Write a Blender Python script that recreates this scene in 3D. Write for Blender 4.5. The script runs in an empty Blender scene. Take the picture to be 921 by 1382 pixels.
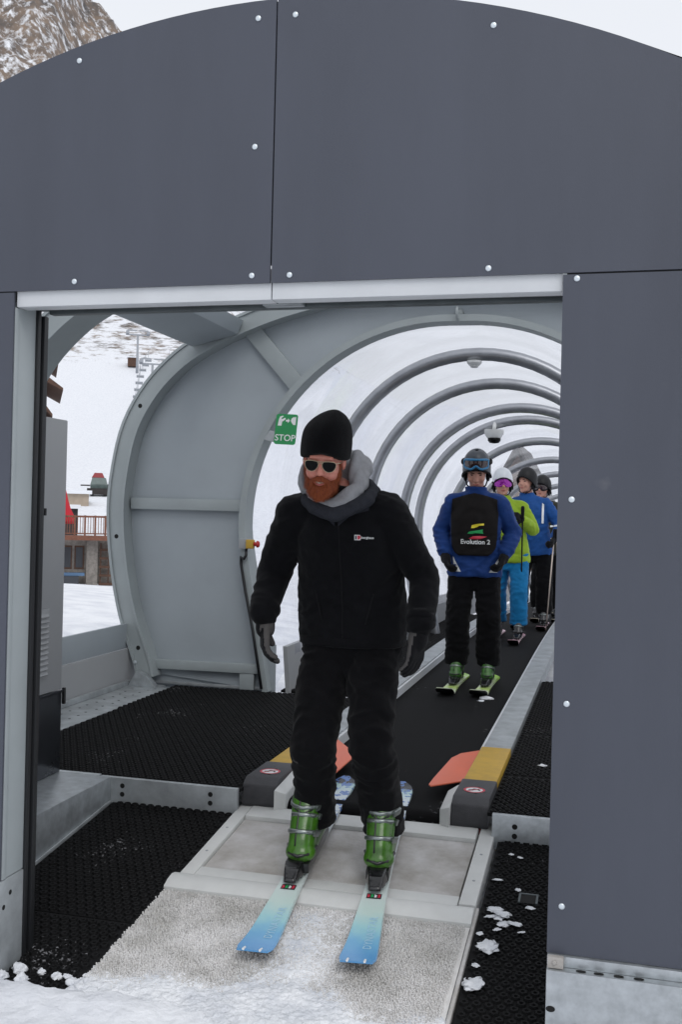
import bpy, bmesh, math, random
from mathutils import Vector, Matrix, Euler, noise
from mathutils.bvhtree import BVHTree
random.seed(7)
R = math.radians
scene = bpy.context.scene
COL = scene.collection

# ------------------------------------------------------------------ camera
CAM_Z = 1.18
cam_data = bpy.data.cameras.new('camera')
cam = bpy.data.objects.new('camera', cam_data); COL.objects.link(cam)
cam_data.sensor_fit = 'VERTICAL'; cam_data.sensor_height = 36.0
cam_data.lens = 36.0*1400/1382
cam_data.clip_start = 0.05; cam_data.clip_end = 6000
yv = Vector((363.5, -9.0, -1400.0)).normalized()          # tunnel axis seen from the camera
up = Vector((math.sin(.0245), math.cos(.0245), 0))        # slight roll of the hand-held camera
xv = yv.cross(up).normalized(); zv = xv.cross(yv)
cam.matrix_world = Matrix.Translation((0, 0, CAM_Z)) @ Matrix((xv, yv, zv)).to_4x4()
scene.camera = cam

# ------------------------------------------------------------------ sky, sun, exposure (bright overcast)
SUN_EL, SUN_AZ = R(48), R(150)
world = bpy.data.worlds.new('World'); scene.world = world; world.use_nodes = True
wn = world.node_tree.nodes; wl = world.node_tree.links; wn.clear()
wo = wn.new('ShaderNodeOutputWorld'); bg = wn.new('ShaderNodeBackground')
sky = wn.new('ShaderNodeTexSky'); sky.sky_type = 'NISHITA'; sky.sun_disc = False
sky.sun_elevation = SUN_EL; sky.sun_rotation = SUN_AZ; sky.dust_density = 4; sky.air_density = 1
hsv = wn.new('ShaderNodeHueSaturation'); hsv.inputs['Saturation'].default_value = .18
mixw = wn.new('ShaderNodeMixRGB'); mixw.inputs[0].default_value = .75
mixw.inputs[2].default_value = (8.9, 9.2, 9.8, 1)          # even cloud cover
wl.new(sky.outputs[0], hsv.inputs['Color']); wl.new(hsv.outputs[0], mixw.inputs[1])
wl.new(mixw.outputs[0], bg.inputs[0]); bg.inputs[1].default_value = .115
wl.new(bg.outputs[0], wo.inputs[0])
sd = bpy.data.lights.new('sun', 'SUN'); sd.energy = .6; sd.angle = R(25); sd.color = (1, .97, .93)
sun = bpy.data.objects.new('sun', sd); COL.objects.link(sun)
sdir = Vector((math.sin(SUN_AZ)*math.cos(SUN_EL), math.cos(SUN_AZ)*math.cos(SUN_EL), math.sin(SUN_EL)))
sun.rotation_euler = sdir.to_track_quat('Z', 'Y').to_euler()
vs = scene.view_settings; vs.view_transform = 'Standard'; vs.look = 'None'; vs.gamma = 1
vs.use_curve_mapping = False; vs.exposure = 0.0
scene.cycles.max_bounces = 8; scene.cycles.transparent_max_bounces = 24
scene.cycles.use_denoising = True

# ------------------------------------------------------------------ materials
M = {}
def mat(name, col, rough=.5, metal=0, var=0, vscale=8, bump=0, bscale=60, spec=.5, col2=None, coat=0, detail=6, stretch=None):
    m = bpy.data.materials.new(name); m.use_nodes = True; M[name] = m
    nt = m.node_tree; n = nt.nodes; l = nt.links; b = n['Principled BSDF']
    b.inputs['Base Color'].default_value = (*col, 1); b.inputs['Roughness'].default_value = rough
    b.inputs['Metallic'].default_value = metal; b.inputs['Specular IOR Level'].default_value = spec
    b.inputs['Coat Weight'].default_value = coat; b.inputs['Coat Roughness'].default_value = .1
    tc = n.new('ShaderNodeTexCoord'); src = tc.outputs['Object']
    if stretch:
        mp = n.new('ShaderNodeMapping'); mp.inputs['Scale'].default_value = stretch
        l.new(src, mp.inputs[0]); src = mp.outputs[0]
    if var or col2:
        t = n.new('ShaderNodeTexNoise'); t.inputs['Scale'].default_value = vscale; t.inputs['Detail'].default_value = detail
        t.inputs['Roughness'].default_value = .62
        r = n.new('ShaderNodeValToRGB'); r.color_ramp.elements[0].position = .32; r.color_ramp.elements[1].position = .68
        c2 = col2 or tuple(min(1, c*(1+var)) for c in col)
        c1 = col if col2 else tuple(c*(1-var) for c in col)
        r.color_ramp.elements[0].color = (*c1, 1); r.color_ramp.elements[1].color = (*c2, 1)
        l.new(src, t.inputs['Vector']); l.new(t.outputs['Fac'], r.inputs[0]); l.new(r.outputs[0], b.inputs['Base Color'])
        mr = n.new('ShaderNodeMapRange'); mr.inputs['To Min'].default_value = max(.02, rough-.08); mr.inputs['To Max'].default_value = min(1, rough+.08)
        l.new(t.outputs['Fac'], mr.inputs['Value']); l.new(mr.outputs[0], b.inputs['Roughness'])
    if bump:
        t2 = n.new('ShaderNodeTexNoise'); t2.inputs['Scale'].default_value = bscale; t2.inputs['Detail'].default_value = 5
        bp = n.new('ShaderNodeBump'); bp.inputs['Strength'].default_value = bump; bp.inputs['Distance'].default_value = .01
        l.new(src, t2.inputs['Vector']); l.new(t2.outputs['Fac'], bp.inputs['Height']); l.new(bp.outputs[0], b.inputs['Normal'])
    return m
mat('panel', (.060, .067, .089), .42, 0, .09, 1.3, .05, 240, spec=.5, stretch=(2.2, 2.2, .5))
mat('painted_white', (.60, .62, .64), .45, 0, .04, 6)
mat('jamb', (.34, .375, .385), .45, 0, .05, 4)
mat('steel_paint', (.315, .352, .380), .5, 0, .05, 2.5, .03, 90)
mat('rib_paint', (.30, .335, .345), .5, 0, .06, 4)
mat('galv', (.47, .50, .52), .42, .75, .16, 22, .05, 60, detail=3)
mat('galv_dull', (.36, .385, .40), .55, .45, .22, 9, .08, 40)
mat('alu', (.34, .35, .37), .36, .8, .10, 9)
mat('dark_seal', (.012, .013, .015), .5)
mat('track', (.10, .115, .12), .5, .4, .15, 14)
mat('rubber', (.0045, .0045, .005), .72, 0, .35, 7, .2, 160, spec=.18)
mat('belt', (.0045, .0045, .005), .8, 0, .5, 2.5, .15, 200, spec=.12)
mat('plastic_white', (.60, .61, .60), .5, 0, .06, 9, .05, 80)
mat('ramp_plate', (.34, .32, .295), .75, 0, 0, 7, .25, 55, col2=(.56, .55, .55))
mat('bristle', (.56, .55, .53), .85, 0, 0, 6, 0, 60, col2=(.80, .79, .785))
mat('yellow', (.50, .31, .035), .5, 0, .14, 12)
mat('orange', (.72, .16, .085), .45, 0, .05, 6)
mat('cap_grey', (.045, .045, .05), .55, 0, .2, 30, .2, 260)
mat('red_plastic', (.45, .02, .02), .4)
mat('bolt', (.72, .78, .82), .3, .7)
mat('hole', (.006, .006, .006), .9)
mat('sign_green', (.022, .27, .085), .4, 0, .06, 12)
mat('white_print', (.74, .76, .76), .5)
mat('ski_letter', (.36, .57, .71), .4)
mat('red_print', (.55, .03, .06), .5)
mat('black_print', (.02, .02, .022), .5)
mat('cabinet', (.30, .31, .32), .5, 0, .04, 3)
mat('dark_steel', (.06, .065, .075), .3, .7, .2, 5)
mat('jacket_black', (.0048, .005, .0062), .88, 0, .25, 30, .25, 420, spec=.10)
mat('trouser_black', (.0046, .0046, .0055), .9, 0, .25, 25, .25, 380, spec=.08)
mat('knit_black', (.0045, .0045, .0055), .95, 0, .2, 60, .5, 500, spec=.06)
mat('collar', (.030, .032, .040), .9, 0, .15, 60, .4, 500, spec=.15)
mat('hood_grey', (.29, .295, .31), .95, 0, .10, 45, .35, 350, spec=.1)
mat('glove_black', (.006, .006, .0075), .8, 0, .2, 60, .3, 300, spec=.15)
mat('glove_grey', (.075, .07, .068), .85, 0, .1, 60, .2, 300)
mat('skin', (.62, .245, .185), .52, 0, .10, 35, .06, 300)
mat('skin_pale', (.50, .25, .185), .55, 0, .07, 30)
mat('lip', (.38, .10, .085), .45)
mat('teeth', (.62, .58, .52), .4)
mat('beard', (.16, .030, .010), .8, 0, 0, 120, .4, 300, col2=(.28, .062, .02))
mat('beard_strand', (.34, .085, .024), .7)
mat('lens_dark', (.003, .0035, .004), .2, spec=.10)
mat('gold', (.55, .46, .32), .3, .9)
mat('eye_dark', (.012, .009, .008), .3)
mat('hair_brown', (.025, .014, .008), .7)
mat('boot_green', (.045, .145, .010), .30, 0, .35, 22, .1, 60, coat=.25)
mat('boot_green2', (.045, .14, .025), .4, 0, .4, 30)
mat('boot_black', (.010, .010, .011), .3, coat=.3)
mat('boot_olive', (.20, .21, .03), .4)
mat('buckle', (.28, .31, .30), .32, .85)
mat('binding', (.008, .008, .009), .22, coat=.4)
mat('ski_base', (.01, .01, .012), .4)
mat('boy_blue', (.006, .036, .165), .75, 0, .14, 14, .2, 200, spec=.25)
mat('vest_black', (.010, .0085, .0085), .85, 0, .2, 30, .15, 250, spec=.2)
mat('helmet_grey', (.035, .042, .052), .4, 0, .2, 20, coat=.1)
mat('helmet_white', (.66, .69, .72), .3, coat=.3)
mat('helmet_black', (.008, .008, .009), .5, spec=.3)
mat('goggle_blue', (.03, .19, .38), .35)
mat('goggle_lens', (.03, .012, .012), .08, coat=.8)
mat('goggle_purple', (.34, .02, .36), .12, .5, coat=.5)
mat('lime', (.27, .41, .03), .75, 0, .1, 14, .2, 200, spec=.2)
mat('turquoise', (.006, .155, .36), .75, 0, .14, 12, .25, 150, spec=.2)
mat('blue2', (.010, .066, .24), .7, 0, .12, 14, .2, 200, spec=.2)
mat('olive', (.022, .022, .012), .85, 0, .2, 20)
mat('magenta', (.36, .03, .22), .75, 0, .15, 14)
mat('pole_metal', (.52, .44, .38), .35, .5)
mat('yellow_print', (.75, .62, .03), .5); mat('green_print', (.02, .36, .10), .5)
mat('wood_dark', (.10, .052, .034), .8, 0, .3, 3, .3, 12)
mat('wood_rail', (.20, .085, .055), .8, 0, .25, 6)
mat('stone_wall', (.24, .22, .20), .9, 0, .3, 5, .5, 8)
mat('window_dark', (.05, .055, .065), .2)
mat('blue_paint', (.10, .19, .33), .6)
mat('groomer_red', (.26, .03, .035), .6)
mat('parasol_red', (.55, .02, .035), .8, 0, .1, 3)
mat('groomer_grey', (.10, .135, .13), .45, 0, .2, 2)
mat('far_metal', (.32, .34, .37), .6)
mat('roof_snow', (.82, .84, .88), .8)
mat('roof_dark', (.035, .03, .03), .85, 0, .3, 2)
mat('tan_wall', (.40, .33, .26), .85, 0, .1, 2)

def snow_mat(name):
    m = bpy.data.materials.new(name); m.use_nodes = True; M[name] = m
    n = m.node_tree.nodes; l = m.node_tree.links; b = n['Principled BSDF']
    tc = n.new('ShaderNodeTexCoord')
    t = n.new('ShaderNodeTexNoise'); t.inputs['Scale'].default_value = 9; t.inputs['Detail'].default_value = 8
    r = n.new('ShaderNodeValToRGB'); r.color_ramp.elements[0].color = (.60, .625, .67, 1); r.color_ramp.elements[1].color = (.82, .835, .86, 1)
    r.color_ramp.elements[0].position = .3; r.color_ramp.elements[1].position = .6
    t2 = n.new('ShaderNodeTexNoise'); t2.inputs['Scale'].default_value = 45; t2.inputs['Detail'].default_value = 8
    bp = n.new('ShaderNodeBump'); bp.inputs['Strength'].default_value = .7; bp.inputs['Distance'].default_value = .02
    l.new(tc.outputs['Object'], t.inputs['Vector']); l.new(tc.outputs['Object'], t2.inputs['Vector'])
    l.new(t.outputs['Fac'], r.inputs[0]); l.new(r.outputs[0], b.inputs['Base Color'])
    l.new(t2.outputs['Fac'], bp.inputs['Height']); l.new(bp.outputs[0], b.inputs['Normal'])
    b.inputs['Roughness'].default_value = .75; b.inputs['Specular IOR Level'].default_value = .25
    return m
snow_mat('snow')
def speckle(name, amount, col, scale):
    """grit and powder caught in a dark surface"""
    m = M[name]; n = m.node_tree.nodes; l = m.node_tree.links; b = n['Principled BSDF']
    src = b.inputs['Base Color'].links[0].from_socket
    tc = n.new('ShaderNodeTexCoord'); t = n.new('ShaderNodeTexNoise'); t.inputs['Scale'].default_value = scale; t.inputs['Detail'].default_value = 4
    t2 = n.new('ShaderNodeTexNoise'); t2.inputs['Scale'].default_value = 2.3; t2.inputs['Detail'].default_value = 5
    l.new(tc.outputs['Object'], t.inputs['Vector']); l.new(tc.outputs['Object'], t2.inputs['Vector'])
    mu = n.new('ShaderNodeMath'); mu.operation = 'MULTIPLY'; l.new(t.outputs['Fac'], mu.inputs[0]); l.new(t2.outputs['Fac'], mu.inputs[1])
    r = n.new('ShaderNodeValToRGB'); r.color_ramp.elements[0].position = amount; r.color_ramp.elements[1].position = amount+.05
    l.new(mu.outputs[0], r.inputs[0]); mx = n.new('ShaderNodeMixRGB'); l.new(r.outputs[0], mx.inputs[0]); l.new(src, mx.inputs[1]); mx.inputs[2].default_value = (*col, 1)
    l.new(mx.outputs[0], b.inputs['Base Color'])
speckle('rubber', .40, (.20, .20, .21), 70); speckle('belt', .405, (.10, .10, .105), 40)
speckle('panel', .43, (.10, .105, .122), 5)
for q in ('jacket_black', 'trouser_black', 'knit_black', 'glove_black', 'boy_blue', 'blue2', 'lime', 'turquoise'):
    M[q].node_tree.nodes['Principled BSDF'].inputs['Sheen Weight'].default_value = .06
M['skin'].node_tree.nodes['Principled BSDF'].inputs['Subsurface Weight'].default_value = .12
M['skin'].node_tree.nodes['Principled BSDF'].inputs['Subsurface Scale'].default_value = .01

def terrain_mat():
    """snow with rock showing where the ground is steep, high and broken"""
    m = bpy.data.materials.new('terrain'); m.use_nodes = True; M['terrain'] = m
    n = m.node_tree.nodes; l = m.node_tree.links; b = n['Principled BSDF']
    geo = n.new('ShaderNodeNewGeometry'); tc = n.new('ShaderNodeTexCoord')
    at = n.new('ShaderNodeAttribute'); at.attribute_name = 'rock'; at.attribute_type = 'GEOMETRY'
    mp = n.new('ShaderNodeMapping'); mp.inputs['Scale'].default_value = (1, 1, .5); mp.inputs['Rotation'].default_value = (.5, .3, 0)
    l.new(tc.outputs['Object'], mp.inputs[0])
    t = n.new('ShaderNodeTexNoise'); t.inputs['Scale'].default_value = .2; t.inputs['Detail'].default_value = 9; t.inputs['Roughness'].default_value = .68
    l.new(mp.outputs[0], t.inputs['Vector'])
    ad = n.new('ShaderNodeMath'); ad.operation = 'ADD'; l.new(at.outputs['Fac'], ad.inputs[0]); l.new(t.outputs['Fac'], ad.inputs[1])
    rp = n.new('ShaderNodeValToRGB'); rp.color_ramp.elements[0].position = .70; rp.color_ramp.elements[1].position = .80
    sb = n.new('ShaderNodeMath'); sb.operation = 'MULTIPLY'; sb.inputs[1].default_value = .7
    l.new(ad.outputs[0], sb.inputs[0]); l.new(sb.outputs[0], rp.inputs[0])
    t3 = n.new('ShaderNodeTexNoise'); t3.inputs['Scale'].default_value = .05; t3.inputs['Detail'].default_value = 8; t3.inputs['Roughness'].default_value = .7
    rc = n.new('ShaderNodeValToRGB'); rc.color_ramp.elements[0].color = (.10, .092, .09, 1); rc.color_ramp.elements[1].color = (.27, .20, .148, 1)
    rc.color_ramp.elements[0].position = .36; rc.color_ramp.elements[1].position = .66
    l.new(tc.outputs['Object'], t3.inputs['Vector']); l.new(t3.outputs['Fac'], rc.inputs[0])
    t4 = n.new('ShaderNodeTexNoise'); t4.inputs['Scale'].default_value = 3; t4.inputs['Detail'].default_value = 8
    rs = n.new('ShaderNodeValToRGB'); rs.color_ramp.elements[0].color = (.66, .68, .73, 1); rs.color_ramp.elements[1].color = (.83, .845, .875, 1)
    rs.color_ramp.elements[0].position = .3; rs.color_ramp.elements[1].position = .6
    l.new(tc.outputs['Object'], t4.inputs['Vector']); l.new(t4.outputs['Fac'], rs.inputs[0])
    mx = n.new('ShaderNodeMixRGB'); l.new(rp.outputs[0], mx.inputs[0]); l.new(rs.outputs[0], mx.inputs[1]); l.new(rc.outputs[0], mx.inputs[2])
    l.new(mx.outputs[0], b.inputs['Base Color'])
    t5 = n.new('ShaderNodeTexNoise'); t5.inputs['Scale'].default_value = 14; t5.inputs['Detail'].default_value = 9
    bp = n.new('ShaderNodeBump'); bp.inputs['Strength'].default_value = .5; bp.inputs['Distance'].default_value = .05
    l.new(tc.outputs['Object'], t5.inputs['Vector']); l.new(t5.outputs['Fac'], bp.inputs['Height']); l.new(bp.outputs[0], b.inputs['Normal'])
    b.inputs['Roughness'].default_value = .8; b.inputs['Specular IOR Level'].default_value = .2
terrain_mat()

def clear_mat():
    """scuffed clear plastic sheet"""
    m = bpy.data.materials.new('clear_sheet'); m.use_nodes = True; M['clear_sheet'] = m
    n = m.node_tree.nodes; l = m.node_tree.links; n.remove(n['Principled BSDF']); out = n['Material Output']
    tr = n.new('ShaderNodeBsdfTransparent'); tr.inputs[0].default_value = (.925, .935, .965, 1)
    tl = n.new('ShaderNodeBsdfTranslucent'); tl.inputs[0].default_value = (.93, .94, .97, 1)
    df = n.new('ShaderNodeBsdfDiffuse'); df.inputs[0].default_value = (.72, .75, .80, 1)
    gl = n.new('ShaderNodeBsdfGlossy'); gl.inputs['Roughness'].default_value = .12; gl.inputs[0].default_value = (.9, .9, .9, 1)
    m1 = n.new('ShaderNodeMixShader'); m1.inputs[0].default_value = .12; l.new(tl.outputs[0], m1.inputs[1]); l.new(df.outputs[0], m1.inputs[2])
    tc = n.new('ShaderNodeTexCoord'); t = n.new('ShaderNodeTexNoise'); t.inputs['Scale'].default_value = 2.2; t.inputs['Detail'].default_value = 10
    t.inputs['Roughness'].default_value = .72
    mr = n.new('ShaderNodeMapRange'); mr.inputs['From Min'].default_value = .35; mr.inputs['From Max'].default_value = .7
    mr.inputs['To Min'].default_value = .05; mr.inputs['To Max'].default_value = .30
    l.new(tc.outputs['Object'], t.inputs['Vector']); l.new(t.outputs['Fac'], mr.inputs['Value'])
    m2 = n.new('ShaderNodeMixShader'); l.new(mr.outputs[0], m2.inputs[0]); l.new(tr.outputs[0], m2.inputs[1]); l.new(m1.outputs[0], m2.inputs[2])
    fr = n.new('ShaderNodeFresnel'); fr.inputs[0].default_value = 1.18
    fm = n.new('ShaderNodeMath'); fm.operation = 'MULTIPLY'; fm.inputs[1].default_value = .2; l.new(fr.outputs[0], fm.inputs[0])
    m3 = n.new('ShaderNodeMixShader'); l.new(fm.outputs[0], m3.inputs[0]); l.new(m2.outputs[0], m3.inputs[1]); l.new(gl.outputs[0], m3.inputs[2])
    l.new(m3.outputs[0], out.inputs[0])
clear_mat()

def gradient_mat(name, stops, rough=.25, axis=1, speck=None):
    """top sheet printed along its length; object Y runs from tail to tip, 0..1"""
    m = bpy.data.materials.new(name); m.use_nodes = True; M[name] = m
    n = m.node_tree.nodes; l = m.node_tree.links; b = n['Principled BSDF']
    at = n.new('ShaderNodeAttribute'); at.attribute_name = 'along'
    t = n.new('ShaderNodeTexNoise'); t.inputs['Scale'].default_value = 25; t.inputs['Detail'].default_value = 6
    tc = n.new('ShaderNodeTexCoord'); l.new(tc.outputs['Object'], t.inputs['Vector'])
    ma = n.new('ShaderNodeMath'); ma.operation = 'MULTIPLY_ADD'; ma.inputs[1].default_value = .06; l.new(t.outputs['Fac'], ma.inputs[0]); l.new(at.outputs['Fac'], ma.inputs[2])
    r = n.new('ShaderNodeValToRGB'); el = r.color_ramp.elements
    el[0].position = stops[0][0]; el[0].color = (*stops[0][1], 1); el[1].position = stops[-1][0]; el[1].color = (*stops[-1][1], 1)
    for p, c in stops[1:-1]:
        e = el.new(p); e.color = (*c, 1)
    l.new(ma.outputs[0], r.inputs[0]); src = r.outputs[0]
    if speck:
        t2 = n.new('ShaderNodeTexNoise'); t2.inputs['Scale'].default_value = 38; t2.inputs['Detail'].default_value = 3
        l.new(tc.outputs['Object'], t2.inputs['Vector'])
        r2 = n.new('ShaderNodeValToRGB'); r2.color_ramp.elements[0].position = .52; r2.color_ramp.elements[1].position = .58
        l.new(t2.outputs['Fac'], r2.inputs[0])
        lt = n.new('ShaderNodeMath'); lt.operation = 'LESS_THAN'; lt.inputs[1].default_value = .34; l.new(at.outputs['Fac'], lt.inputs[0])
        mu = n.new('ShaderNodeMath'); mu.operation = 'MULTIPLY'; l.new(lt.outputs[0], mu.inputs[0]); l.new(r2.outputs[0], mu.inputs[1])
        mx = n.new('ShaderNodeMixRGB'); l.new(mu.outputs[0], mx.inputs[0]); l.new(src, mx.inputs[1]); mx.inputs[2].default_value = (*speck, 1); src = mx.outputs[0]
    l.new(src, b.inputs['Base Color']); b.inputs['Roughness'].default_value = rough
gradient_mat('ski_blue', [(0, (.03, .035, .045)), (.075, (.035, .04, .05)), (.085, (.42, .62, .62)), (.16, (.62, .70, .74)), (.30, (.60, .66, .70)), (.72, (.60, .68, .66)), (.80, (.54, .68, .64)), (.87, (.34, .60, .64)), (.93, (.17, .42, .65)), (1, (.11, .33, .63))], speck=(.12, .22, .50))
gradient_mat('ski_lime', [(0, (.25, .50, .05)), (.2, (.42, .60, .12)), (.5, (.55, .62, .45)), (.72, (.45, .62, .15)), (.9, (.68, .72, .60)), (1, (.6, .66, .5))])
gradient_mat('ski_pink', [(0, (.5, .3, .36)), (.5, (.66, .52, .54)), (.8, (.62, .42, .46)), (1, (.55, .36, .40))])
gradient_mat('ski_white', [(0, (.5, .5, .48)), (.5, (.62, .58, .5)), (1, (.66, .60, .48))])

# ------------------------------------------------------------------ mesh helpers
class MB:
    def __init__(s): s.v = []; s.f = []; s.m = []
    def add(s, vs, fs, mi=0):
        o = len(s.v); s.v += [tuple(p) for p in vs]; s.f += [tuple(i+o for i in f) for f in fs]; s.m += [mi]*len(fs); return s
    def box(s, x0, x1, y0, y1, z0, z1, mi=0):
        return s.add([(x0,y0,z0),(x1,y0,z0),(x1,y1,z0),(x0,y1,z0),(x0,y0,z1),(x1,y0,z1),(x1,y1,z1),(x0,y1,z1)],
              [(3,2,1,0),(4,5,6,7),(0,1,5,4),(1,2,6,5),(2,3,7,6),(3,0,4,7)], mi)
    def obox(s, c, ax, ay, az, mi=0):
        c = Vector(c); ax, ay, az = Vector(ax), Vector(ay), Vector(az)
        vs = [c+sx*ax+sy*ay+sz*az for sz in (-1,1) for sx, sy in ((-1,-1),(1,-1),(1,1),(-1,1))]
        return s.add(vs, [(3,2,1,0),(4,5,6,7),(0,1,5,4),(1,2,6,5),(2,3,7,6),(3,0,4,7)], mi)
    def loft(s, rings, cap=True, closed=False, mi=0):
        n = len(rings[0]); vs = [p for r in rings for p in r]; fs = []
        k = len(rings); rng = k if closed else k-1
        for i in range(rng):
            a = i*n; b = ((i+1) % k)*n
            for j in range(n):
                j2 = (j+1) % n; fs.append((a+j, a+j2, b+j2, b+j))
        if cap and not closed:
            fs.append(tuple(reversed(range(n)))); fs.append(tuple((k-1)*n+j for j in range(n)))
        return s.add(vs, fs, mi)
    def tube(s, pts, r, n=10, closed=False, mi=0, cap=True, flat=1.0):
        pts = [Vector(p) for p in pts]; k = len(pts)
        rs = r if isinstance(r, (list, tuple)) else [r]*k
        rings = []; ref = None
        for i, p in enumerate(pts):
            if closed: t = pts[(i+1) % k]-pts[i-1]
            else: t = pts[min(i+1, k-1)]-pts[max(i-1, 0)]
            t = t.normalized()
            if ref is None:
                ref = Vector((0,0,1)) if abs(t.z) < .9 else Vector((0,1,0))
            u = (ref - t*ref.dot(t))
            if u.length < 1e-5: u = t.orthogonal()
            u.normalize(); w = t.cross(u); ref = u if not closed else ref
            rings.append([p+(u*math.cos(a)+w*math.sin(a)*flat)*rs[i] for a in [2*math.pi*j/n for j in range(n)]])
        return s.loft(rings, cap, closed, mi)
    def prism(s, poly, y0, y1, mi=0, axis='y'):
        """polygon in (x,z) extruded along y; axis 'z': polygon (x,y) extruded along z; 'x': polygon (y,z) along x"""
        n = len(poly)
        P = {'y': lambda a, b, c: (a, c, b), 'z': lambda a, b, c: (a, b, c), 'x': lambda a, b, c: (c, a, b)}[axis]
        vs = [P(a, b, y0) for a, b in poly]+[P(a, b, y1) for a, b in poly]
        fs = [tuple(range(n)), tuple(reversed(range(n, 2*n)))]+[(j, n+j, n+(j+1) % n, (j+1) % n) for j in range(n)]
        return s.add(vs, fs, mi)
    def disc(s, c, nrm, r, h, n=12, mi=0, dome=0):
        c = Vector(c); nrm = Vector(nrm).normalized(); u = nrm.orthogonal().normalized(); w = nrm.cross(u)
        ring = lambda rr, hh: [c+nrm*hh+(u*math.cos(2*math.pi*j/n)+w*math.sin(2*math.pi*j/n))*rr for j in range(n)]
        rings = [ring(r, 0), ring(r, h*.5), ring(r*.7, h*.9 if dome else h), ring(r*.2, h)]
        return s.loft(rings, True, False, mi)
    def build(s, name, mats, parent=None, smooth=False, bevel=0, angle=None):
        me = bpy.data.meshes.new(name); me.from_pydata(s.v, [], s.f)
        bm = bmesh.new(); bm.from_mesh(me); bmesh.ops.recalc_face_normals(bm, faces=bm.faces)
        if bevel:
            es = [e for e in bm.edges if len(e.link_faces) == 2 and e.calc_face_angle(0) > R(35)]
            bmesh.ops.bevel(bm, geom=es, offset=bevel, segments=2, profile=.6, affect='EDGES', clamp_overlap=True)
        bm.to_mesh(me); bm.free()
        ms = mats if isinstance(mats, (list, tuple)) else [mats]
        for m in ms: me.materials.append(M[m])
        if len(ms) > 1 and not bevel:
            me.polygons.foreach_set('material_index', s.m)
        if smooth or bevel:
            me.polygons.foreach_set('use_smooth', [True]*len(me.polygons))
            if angle or bevel: me.set_sharp_from_angle(angle=R(angle or 40))
        return link(name, me, parent)
def link(name, me, parent=None):
    o = bpy.data.objects.new(name, me); COL.objects.link(o)
    if parent is not None:
        o.parent = parent; o.matrix_parent_inverse = world_of(parent).inverted()
    return o
def world_of(o):
    mw = Matrix.LocRotScale(o.location, o.rotation_euler, o.scale)
    if o.parent: mw = world_of(o.parent) @ o.matrix_parent_inverse @ mw
    return mw
def tag(o, label=None, cat=None, group=None, kind=None):
    if label: o['label'] = label
    if cat: o['category'] = cat
    if group: o['group'] = group
    if kind: o['kind'] = kind
    return o
def thing(name, loc, label, cat, group=None):
    o = bpy.data.objects.new(name, None); o.location = loc; o.empty_display_size = .1; COL.objects.link(o)
    return tag(o, label, cat, group)
def circ_pts(cx, cz, r, a0, a1, n):
    return [(cx+r*math.cos(R(a0+(a1-a0)*i/n)), cz+r*math.sin(R(a0+(a1-a0)*i/n))) for i in range(n+1)]
def arc_interp(tab, x):
    if x <= tab[0][0]: return tab[0][1]
    for (a, b), (c, d) in zip(tab, tab[1:]):
        if x <= c:
            t = (x-a)/(c-a); t = t*t*(3-2*t); return b+(d-b)*t
    return tab[-1][1]
def lin(tab, x):
    if x <= tab[0][0]: return tab[0][1]
    for (a, b), (c, d) in zip(tab, tab[1:]):
        if x <= c: return b+(d-b)*(x-a)/(c-a)
    return tab[-1][1]

# ------------------------------------------------------------------ ground: one sheet, from the doorstep to the mountain
SL = .12                                                  # fall of the exit ramp towards the camera
def ramp_z(y): return -.1-SL*(4.17-y)
RIDGE = [(-180, .25), (-90, .42), (-50, .60), (-36, .60), (-31, .53), (-28.5, .458), (-26.6, .43), (-25.2, .385), (-22, .22), (-18, .15), (-10, .10), (0, .07), (20, .06), (90, .08), (180, .25)]
def fbm(x, y, z, o=5, h=.9):
    return noise.fractal(Vector((x, y, z)), h, 2.0, o)
def ground_z(x, y):
    r = math.hypot(x, y); a = math.degrees(math.atan2(x, y))
    if r < 12:
        z = -.36
        if y < 3.05:
            t = min(1, max(0, (2.93-y)/.2)); t = t*t*(3-2*t)
            z = -.36+t*.122+.018*fbm(x*3.1, y*3.1, .5)+.008*fbm(x*14, y*14, 2.5)
        if x < -3.3:
            t = min(1, (-3.3-x)/1.2); z = -.36+t*.45+.05*fbm(x*.6, y*.6, 1)*t
        if x > 1.6:
            t = min(1, (x-1.6)/1.5); z = z+t*.2
        if r > 9: z = z+(r-9)/3*(far_z(12*x/r, 12*y/r)-z) if x < 0 else z+(r-9)/3*(far_z(12*x/r, 12*y/r)-z)
        return z
    return far_z(x, y)
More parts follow.
